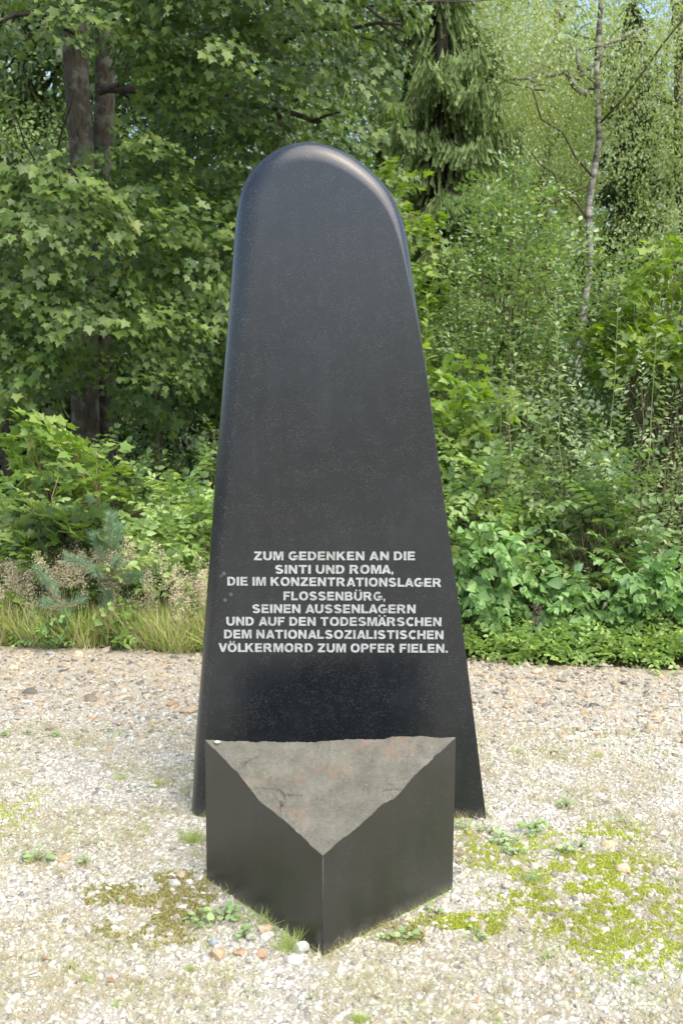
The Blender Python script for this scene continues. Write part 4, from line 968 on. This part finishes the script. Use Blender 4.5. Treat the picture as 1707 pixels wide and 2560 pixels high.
# single willow wands with pale leaves standing clear of the shrubs
def wand(px, y0, y1, Y, label, seed, mat='willow', lean=0., t='oval_fine', size=.066, step=.05):
    rng = np.random.default_rng(seed); a = at(px, y0, Y); b = at(px + lean, y1, Y); B = Vector((a.x, a.y, 0)); o = empty('willow_shoot', B, label, 'shoot', 'single willow shoots above the shrubs')
    P = bend_path((B.x, B.y, 0), b, 14, 0, .008, rng); m_ = MB(); m_.tube(P, np.linspace(.006, .002, 14), 5); m_.build('stem', M['green_twig'], o)
    lm = tri_mesh('leaf', *TM[t]); lm.materials.append(M[mat]); H = b.z; s = a.z; k = 0
    while s < H:
        q = s / H; p = np.array([np.interp(s, P[:, 2], P[:, j]) for j in range(3)]); an = k * 2.4
        d = Vector((math.cos(an), math.sin(an) * .6 - .2, .55)).normalized(); nn = Vector((-.3 * math.cos(an), -.3, 1)); nn = (nn - d * nn.dot(d)).normalized(); x = d.cross(nn); sz = size * (1.1 - .4 * (s - a.z) / max(H - a.z, .01)) * rng.uniform(.85, 1.15)
        mt = Matrix.Identity(4)
        for j in range(3): mt[j][0] = x[j] * sz; mt[j][1] = d[j] * sz; mt[j][2] = nn[j] * sz; mt[j][3] = p[j] - B[j]
        l_ = bpy.data.objects.new('leaf', lm); COL.objects.link(l_); l_.parent = o; l_.matrix_local = mt; s += step * rng.uniform(.7, 1.2); k += 1
wand(1283, 1080, 860, 6.9, 'straight pale-leaved willow shoot standing between stele and large willow', 1)
wand(1355, 1080, 940, 6.9, 'shorter willow shoot right of the straight pale-leaved one', 2)
wand(1255, 1010, 900, 7.1, 'shoot tipped with fresh yellow-green leaves beside the stele', 3, 'bright_maple', size=.085, step=.04)
wand(1335, 1150, 820, 7.0, 'leaning willow shoot with sparse leaves', 4, lean=60)
wand(1525, 980, 560, 6.9, 'tallest willow shoot reaching above the large willow', 5, lean=30)
wand(1620, 900, 600, 6.9, 'tall willow shoot near the right end', 6, lean=40)
wand(1430, 1000, 700, 6.9, 'tall willow shoot rising from the left half of the large willow', 7, lean=-40)
wand(1066, 900, 725, 6.6, 'bright shoot peeking out right behind the stele edge', 8, 'bright_maple', size=.085, step=.04)

# dead flower stalk
def stalk():
    a = at(1345, 1625, 5.95); B = Vector((a.x, a.y, 0)); o = empty('dead_flower_stalk', B, 'dry brown flower stalk standing among the green plants right of the stele', 'dead plant')
    rng = np.random.default_rng(9); tp = at(1338, 1505, 5.95); m_ = MB(); P = bend_path(B, tp, 8, 0, .006, rng); m_.tube(P, np.linspace(.004, .002, 8), 5); m_.build('stem', M['dead_stalk'], o)
    m_ = MB()
    for k in range(150):
        c = (0, 1)[k % 2]; z0, z1 = ((1512, 1540), (1550, 1575))[c]; py = rng.uniform(z0, z1); p = np.array(at(1340 + rng.normal(0, 7), py, 5.95 + rng.normal(0, .015)))
        s = P[np.argmin(abs(P[:, 2] - p[2] + .02))]; m_.tube([s, p], [.0015, .001], 3); n_ = rng.normal(0, .006, (4, 3)); m_.add(p + n_, [(0, 1, 2), (0, 2, 3), (0, 3, 1)])
    m_.build('seed_head', M['dead_stalk'], o)
stalk()

# ground plants along the right edge, countless small leaves
def carpet(name, label, x0, x1, n, variants, t, mat, seed, h=.12, w=.5, cat='ground plants', base=.02):
    rng = np.random.default_rng(seed); X = rng.uniform(x0, x1, n); Y = edge_y(X) + rng.beta(1.2, 1.6, n) * w + .02
    P = np.stack([X, Y, rng.uniform(base, h, n) * (.35 + .65 * np.clip((Y - edge_y(X)) / .25, 0, 1))], 1); D = rng.normal(0, .6, (n, 3)) + np.array([0, -.35, .55])
    L = place(variants, P, D, rng, rng.uniform(.6, 1.0, n), sag=.1); ok = (L[0][:, 2] > .01); L = tuple(a[ok] for a in L)
    V, T = merge(t, *L); tag(link(name, tri_mesh(name, V, T), M[mat]), label, cat, kind='stuff')
carpet('ground_plants', 'low pale green leafy plants spilling over the gravel edge right of the stele', .55, 3.4, 1000, V_bram, 'oval', 'bramble', 41, .17, .5)
carpet('ground_plants', 'low leafy plants under the grass left of the stele', -3.4, -.6, 150, V_bram, 'oval', 'bramble', 42, .16, .8)
carpet('ground_plants', 'taller leaves behind the low plants at the right end', 1.9, 3.4, 120, V_bram, 'oval', 'dogwood', 43, .38, .5, base=.1)
# undergrowth of the wood, countless
rng = np.random.default_rng(91); n = 350; X = rng.uniform(-9, 9, n); Y = rng.uniform(8, 22, n); P = np.stack([X, Y, rng.uniform(0, .7, n)], 1)
L = place(V_horn, P, rng.normal(0, .5, (n, 3)) + np.array([0, -.3, .6]), rng, rng.uniform(.8, 2.2, n)); V, T = merge('small', *L)
tag(link('undergrowth', tri_mesh('undergrowth', V, T), M['far_leaf']), 'shaded undergrowth on the floor of the wood behind the shrubs', 'undergrowth', kind='stuff')

# tall grass with airy seed heads, left
rng = np.random.default_rng(44); n = 11000; X = rng.uniform(-2.9, -.55, n); Y = edge_y(X) + rng.beta(1.1, 1.8, n) * .75 - .02
blades('tall_grass', 'grass', X, Y, .25, .34, 45, 'green meadow grass at the gravel edge left of the stele')
n = 6000; X = rng.uniform(-2.9, -.55, n); Y = edge_y(X) + rng.beta(1.1, 1.8, n) * .7 - .02
blades('tall_dry_grass', 'dry_grass', X, Y, .26, .45, 46, 'straw-coloured meadow grass at the gravel edge left of the stele')
m_ = MB(); hp = []; 
for k in range(210):
    x = rng.uniform(-2.6, -.62); y = float(edge_y(x)) + rng.uniform(.04, .35); h = rng.uniform(.30, .62) * (1 - .12 * math.sin(x * 5)); lx = rng.normal(0, .06)
    P_ = bend_path((x, y, 0), (x + lx, y + rng.normal(0, .04), h), 5, 0, .006, rng); m_.tube(P_, [.0008] * 5, 3)
    for q in range(150):
        t = rng.uniform(0, 1); r = .065 * math.sin(math.pi * (t * .85 + .1)) * math.sqrt(rng.uniform()); a = rng.uniform(0, 6.28); hp.append((P_[-1][0] + r * math.cos(a), P_[-1][1] + r * math.sin(a), h - .17 * (1 - t) + .02))
hp = np.array(hp); n = len(hp)
sm = m_.build('grass_stalks', M['dry_grass']); tag(sm, 'thin stalks of the seeding grass left of the stele', 'grass', kind='stuff')
V, T = merge((np.array([(-.3, 0, 0), (.3, .3, 0), (0, 1, 0)]), np.array([(0, 1, 2)])), hp, rng.normal(0, 1, (n, 3)) + [0, 0, .5], rng.normal(0, 1, (n, 3)), rng.uniform(.008, .014, n))
tag(link('seed_heads', tri_mesh('seed_heads', V, T), M['seed_head']), 'airy pinkish tan seed heads of the grass left of the stele', 'grass', kind='stuff')

# ------------------------------------------------------------------ pine sapling
def pine(px, Y, shoots, label, seed):
    a = at(px, 1500, Y); B = Vector((a.x, a.y, 0)); o = empty('pine_sapling', B, label, 'sapling', 'young pines in the grass'); rng = np.random.default_rng(seed)
    P = []; D = []; S = []
    for (x0, y0, x1, y1, dy) in shoots:
        p = np.array(at(x0, y0, Y)); q = np.array(at(x1, y1, Y + dy)); pts = bend_path(p, q, 7, -.02, .004, rng); m_ = MB(); m_.tube(pts, np.linspace(.008, .004, 7), 6); m_.build('branch', M['red_twig'], o)
        ax = nrm(q - p); L = np.linalg.norm(q - p)
        for k in range(int(L * 1600)):
            t = 1 - abs(rng.normal(0, .42)) 
            if t < .05: continue
            r = nrm(rng.normal(0, 1, 3)); P.append(p + (q - p) * t); D.append(r * .8 + ax * .9); S.append(rng.uniform(.055, .095))
    P = np.array(P); D = np.array(D); S = np.array(S); nd = (np.array([(-.016, 0, 0), (.016, 0, 0), (0, 1, 0)]), np.array([(0, 1, 2)]))
    V, T = merge(nd, P, D, rng.normal(0, 1, P.shape), S); c = link('needles', tri_mesh('needles', V - np.array(B), T), M['pine_needle'], o); c['kind'] = 'stuff'
pine(270, 6.15, [(268, 1640, 268, 1480, 0), (268, 1480, 276, 1290, 0), (262, 1430, 238, 1340, -.05), (276, 1430, 300, 1318, .06), (262, 1428, 170, 1395, -.1), (262, 1440, 205, 1402, .1), (272, 1440, 298, 1400, -.12), (272, 1450, 388, 1425, .1), (262, 1450, 240, 1425, -.2), (270, 1445, 350, 1440, -.1)], 'bluish green young pine with upright candles left of the stele', 1)
pine(150, 6.05, [(190, 1640, 160, 1515, 0), (160, 1515, 97, 1425, 0), (160, 1512, 118, 1508, -.08), (162, 1515, 205, 1500, .05), (150, 1495, 130, 1460, .1)], 'smaller leaning young pine to the left of the upright one', 2)

# ------------------------------------------------------------------ trees of the wood behind
def crown_tree(name, label, px, Y, trunk_r, lean_px, h, blobs, n, variants, t, mat, bark, seed, sag=.6, group='trees of the wood behind the clearing', branches=(), top_py=None, ind=0, scl=(1.1, 1.7), trunks=1):
    """blobs: (x offset, y offset, height, rx, ry, rz)"""
    rng = np.random.default_rng(seed); b = at(px, 1200, Y); b.z = 0; o = empty(name, b, label, 'tree', group); B = np.array(b)
    dx = lean_px / FPX * Y; P_ = bend_path(B, B + np.array([dx, 0, h]), 14, 0, .04 + .003 * h, rng); m_ = MB(); m_.tube(P_, np.linspace(trunk_r, trunk_r * .3, 14), 10); m_.build('trunk', M[bark], o)
    tot = sum(q[3] * q[5] for q in blobs); Ls = []
    for (ox, oy, oz, rx, ry, rz) in blobs:
        k = int(n * rx * rz / tot); u = nrm(rng.normal(0, 1, (k, 3))); q = rng.uniform(.35, 1, (k, 1)); P = B + np.array([ox, oy, oz]) + u * q * np.array([rx, ry, rz]) * np.array([[1 + .3 * mnoise.noise(Vector((a[0] * 2 + seed, a[1] * 2, a[2] * 2)))] for a in u])
        D = u * np.array([1, 1, .2]) + rng.normal(0, .4, (k, 3)) + np.array([0, -.2, -sag]); Ls.append(place(variants, P, D, rng, rng.uniform(*scl, k), sag=sag * .5, roll=.8))
    L = tuple(np.concatenate([q[k] for q in Ls]) for k in range(4)); ok = L[0][:, 2] > .3; L = tuple(a[ok] for a in L)
    foliage(o, 'crown', L, t, M[mat], ind)
    for (a, c, Yb, w) in branches:
        m_ = MB(); pts = bend_path(at(*a, Y), at(*c, Yb), 8, .15, .04, rng); m_.tube(pts, np.linspace(w, w * .35, 8), 6)
        for q in range(3):
            s = pts[rng.integers(3, 7)]; m_.tube(bend_path(s, s + rng.normal(0, .4, 3), 5, 0, .02, rng), np.linspace(w * .35, .006, 5), 4)
        m_.build('branch', M[bark], o)
    for k in range(10):
        m_ = MB()
        z = rng.uniform(.35, .95); s = np.array([np.interp(z * h, P_[:, 2], P_[:, j]) for j in range(3)]); e = s + np.array([rng.normal(0, 1.2), rng.normal(0, 1.2), rng.uniform(.2, 1.2)]); m_.tube(bend_path(s, e, 6, .1, .05, rng), np.linspace(trunk_r * .3, .01, 6), 5)
        m_.build('branch', M['dark_bark'] if bark != 'birch_bark' else M['twig'], o)
    return o
V_bir = [spray_fan(np.random.default_rng(800 + k), 70, .36, .032, .3, .35) for k in range(6)]
V_bir2 = V_bir
V_far = [spray_fan(np.random.default_rng(820 + k), 52, .42, .050, .2, .5) for k in range(6)]
crown_tree('birch_tree', 'birch with white speckled trunk and one bare side branch, right of the stele', 1437, 13.5, .062, 45, 11, [(.2, .2, 7.0, 2.2, 1.8, 2.2), (-1.2, .5, 6.2, 1.6, 1.4, 1.3), (1.6, .3, 5.6, 1.5, 1.3, 1.6), (.8, .8, 3.6, 1.2, 1.0, 1.2)], 640, V_bir2, 'small', 'birch_leaf', 'birch_bark', 1, .7,
  branches=(((1455, 232), (1275, 200), 13.3, .045), ((1455, 190), (1420, 130), 13.4, .035), ((1462, 240), (1540, 260), 13.6, .03), ((1470, 170), (1640, 60), 13.7, .04)))
crown_tree('birch_tree', 'slim birch leaning right behind the spruce, its white trunk showing in short lengths', 1195, 17, .07, 60, 12, [(0, 0, 7.5, 1.9, 1.6, 2.6), (-.6, .3, 5.6, 1.2, 1.2, 1.2)], 330, V_bir2, 'small', 'birch_leaf', 'birch_bark', 2, .8)
crown_tree('birch_tree', 'thin white-stemmed birch just right of the drooping spruce', 1165, 16, .045, -25, 9, [(0, .2, 6.2, 1.2, 1.2, 2.0)], 160, V_bir2, 'small', 'birch_leaf', 'birch_bark', 3, .8)
crown_tree('birch_tree', 'pale-leaved birch at the right end against bits of sky', 1640, 18, .09, -40, 12, [(0, 0, 7.6, 2.4, 2.0, 2.4), (-.9, -.3, 5.0, 1.6, 1.2, 1.5)], 380, V_bir2, 'small', 'birch_leaf', 'dark_bark', 4, .7)
crown_tree('broadleaf_tree', 'mid-green tree filling the gap between the two birches', 1340, 19, .14, 20, 12, [(0, 0, 5.4, 2.6, 2.0, 2.6), (0, .5, 2.2, 2.6, 1.5, 1.8)], 420, V_far, 'small', 'far_leaf', 'dark_bark', 5, .4)
crown_tree('broadleaf_tree', 'olive-green tree behind the right end of the willow', 1700, 15, .12, -60, 9, [(0, 0, 4.2, 1.9, 1.6, 2.2), (-.2, .5, 1.8, 2.0, 1.4, 1.6)], 330, V_far, 'small', 'far_leaf', 'dark_bark', 6, .4)
crown_tree('rowan_tree', 'pale-leaved tree glimpsed left of the twin trunks', 20, 13.5, .08, 10, 6.5, [(0, 0, 4.7, 1.25, 1.0, 1.25)], 160, V_far, 'small', 'dogwood', 'dark_bark', 7, .4)
crown_tree('broadleaf_tree', 'light tree showing through the maple right of the twin trunks', 560, 17, .12, 10, 12, [(0, 0, 6.0, 2.6, 2.0, 2.6), (.5, 0, 2.6, 2.4, 2.0, 1.8)], 380, V_far, 'small', 'bramble', 'dark_bark', 8, .4)
crown_tree('broadleaf_tree', 'light green tree hidden mostly behind the top of the stele', 960, 20, .14, 10, 14, [(0, 0, 7.0, 2.8, 2.0, 3.2), (0, 0, 3.0, 2.6, 2.0, 2.2)], 380, V_far, 'small', 'bramble', 'dark_bark', 9, .4)
# the rest of the wood, farther off: each tree its own
far = [(-250, 19, 13, 3.0, 'far_leaf', 'tall tree behind the maple beyond the left end'), (180, 22, 15, 3.2, 'birch_leaf', 'yellowish tree far behind the twin trunks'), (420, 24, 15, 3.2, 'far_leaf', 'broad tree far behind the maple crown'), (20, 21, 15, 3.2, 'birch_leaf', 'pale tree far behind the yellow-green spruce'),
       (760, 25, 16, 3.4, 'birch_leaf', 'pale tree far behind the left half of the stele'), (1110, 25, 15, 3.0, 'birch_leaf', 'far pale tree seen beyond the drooping spruce'), (1300, 27, 15, 3.2, 'far_leaf', 'far tree between the slim birch and the speckled birch'),
       (1520, 27, 12.5, 3.0, 'birch_leaf', 'far pale tree right of the speckled birch trunk'), (1760, 26, 13, 3.2, 'far_leaf', 'far tree beyond the right end'), (1960, 20, 13, 3.2, 'far_leaf', 'tall tree out at the right end of the wood')]
far += [(120, 15.5, 11, 2.3, 'dark_shrub', 'dense tree with shade-dark leaves close behind the twin trunks'), (400, 15, 11, 2.3, 'dark_shrub', 'dense tree with shade-dark leaves behind the middle of the maple crown'), (690, 14.5, 11, 2.2, 'dark_shrub', 'dense tree with shade-dark leaves hidden behind the top of the stele'),  # added with dark leaf colour that paints the shade inside the maple
        (940, 17, 12, 2.0, 'far_leaf', 'mid-green tree closing the gap between maple and drooping spruce'), (1240, 21, 12, 2.2, 'far_leaf', 'leafy tree closing the view beside the drooping spruce')]
for i, (px, Y, h, r, mt, lb) in enumerate(far):
    crown_tree('broadleaf_tree', lb, px, Y, .15, 10, h, [(0, 0, h * .68, r, 1.6, h * .30), (0, .5, h * .30, r * 1.05, 1.6, h * .26)], 300, V_far, 'small', mt, 'dark_bark', 50 + i, .4, scl=(1.8, 3.0))

def spruce(label, px, Y, h, R, mat, seed, nb=70, z0=.8, twig=.34, group='spruces of the wood', whorl=True, near=1.):
    rng = np.random.default_rng(seed); b = at(px, 1200, Y); b.z = 0; o = empty('spruce_tree', b, label, 'tree', group); B = np.array(b)
    m_ = MB(); m_.tube([B, B + [0, 0, h * .5], B + [0, 0, h]], [.12, .08, .01], 9); m_.build('trunk', M['dark_bark'], o)
    P = []; D = []; S = []
    for k in range(nb):
        z = z0 + (h - z0) * (k + rng.uniform()) / nb; rr = R * (1 - z / h) ** .75 * rng.uniform(.75, 1.1); a = rng.uniform(0, 6.283)
        d = np.array([math.cos(a), math.sin(a), 0]); t = np.linspace(0, 1, 9)[:, None]; pts = B + [0, 0, z] + d * rr * t + np.array([0, 0, 1]) * (-.42 * rr * np.sin(t * 1.9) + .12 * rr * t ** 3)
        m_ = MB(); m_.tube(pts, np.linspace(.022, .005, 9), 4); m_.build('branch', M['dark_bark'], o); m = int(rr * 95 * near) + 4
        for q in range(m):
            s = rng.uniform(.12, 1) ** .8; p = np.array([np.interp(s, t[:, 0], pts[:, j]) for j in range(3)]); sd = np.array([-d[1], d[0], 0]) * rng.choice([-1, 1])
            w = rng.uniform(0, .28) * (1.1 - s * .6); P.append(p + sd * w * rng.uniform(0, 1)); D.append(np.array([0, 0, -1]) + sd * rng.uniform(.05, .7) + d * rng.uniform(0, .35)); S.append(twig * rng.uniform(.5, 1.2) * (1.15 - .4 * s))
        for q in range(6): P.append(pts[-1] + rng.normal(0, .03, 3)); D.append(d + rng.normal(0, .4, 3)); S.append(twig * .5)
    for q in range(int(500 * near)):
        z = rng.uniform(z0, h); a = rng.uniform(0, 6.283); r_ = rng.uniform(.12, .45) * (1 - z / h + .1); P.append(B + np.array([r_ * math.cos(a), r_ * math.sin(a), z])); D.append(np.array([math.cos(a) * .4, math.sin(a) * .4, -1]) + rng.normal(0, .2, 3)); S.append(twig * 1.2)
    P = np.array(P); V, T = merge('spruce', P, np.array(D), rng.normal(0, 1, P.shape), np.array(S)); c = link('crown', tri_mesh('crown', V - B, T), M[mat], o); c['kind'] = 'stuff'
spruce('spruce with long hanging twigs beside the right shoulder of the stele', 1085, 13.2, 13, 1.5, 'spruce_twig', 1, 190, .9, .34, near=2.2)
spruce('dark spruce standing behind the speckled birch trunk', 1530, 14.8, 7.4, 1.7, 'dark_spruce', 2, 60, .5, .30)
spruce('spruce with yellow-green hanging twigs left of the twin trunks', 95, 14.5, 13, 2.3, 'spruce_twig', 3, 80, .8, .46, near=.7)
spruce('dark young spruce behind the bushy young tree', 1260, 14.2, 5.2, 1.2, 'spruce_twig', 4, 50, .4, .3)
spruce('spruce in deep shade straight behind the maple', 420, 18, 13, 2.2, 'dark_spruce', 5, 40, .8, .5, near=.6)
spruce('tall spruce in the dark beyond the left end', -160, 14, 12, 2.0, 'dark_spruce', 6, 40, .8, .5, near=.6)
spruce('far spruce between the drooping spruce and the pale trees', 1400, 22, 9.0, 2.0, 'spruce_twig', 7, 45, .8, .5, near=.8)
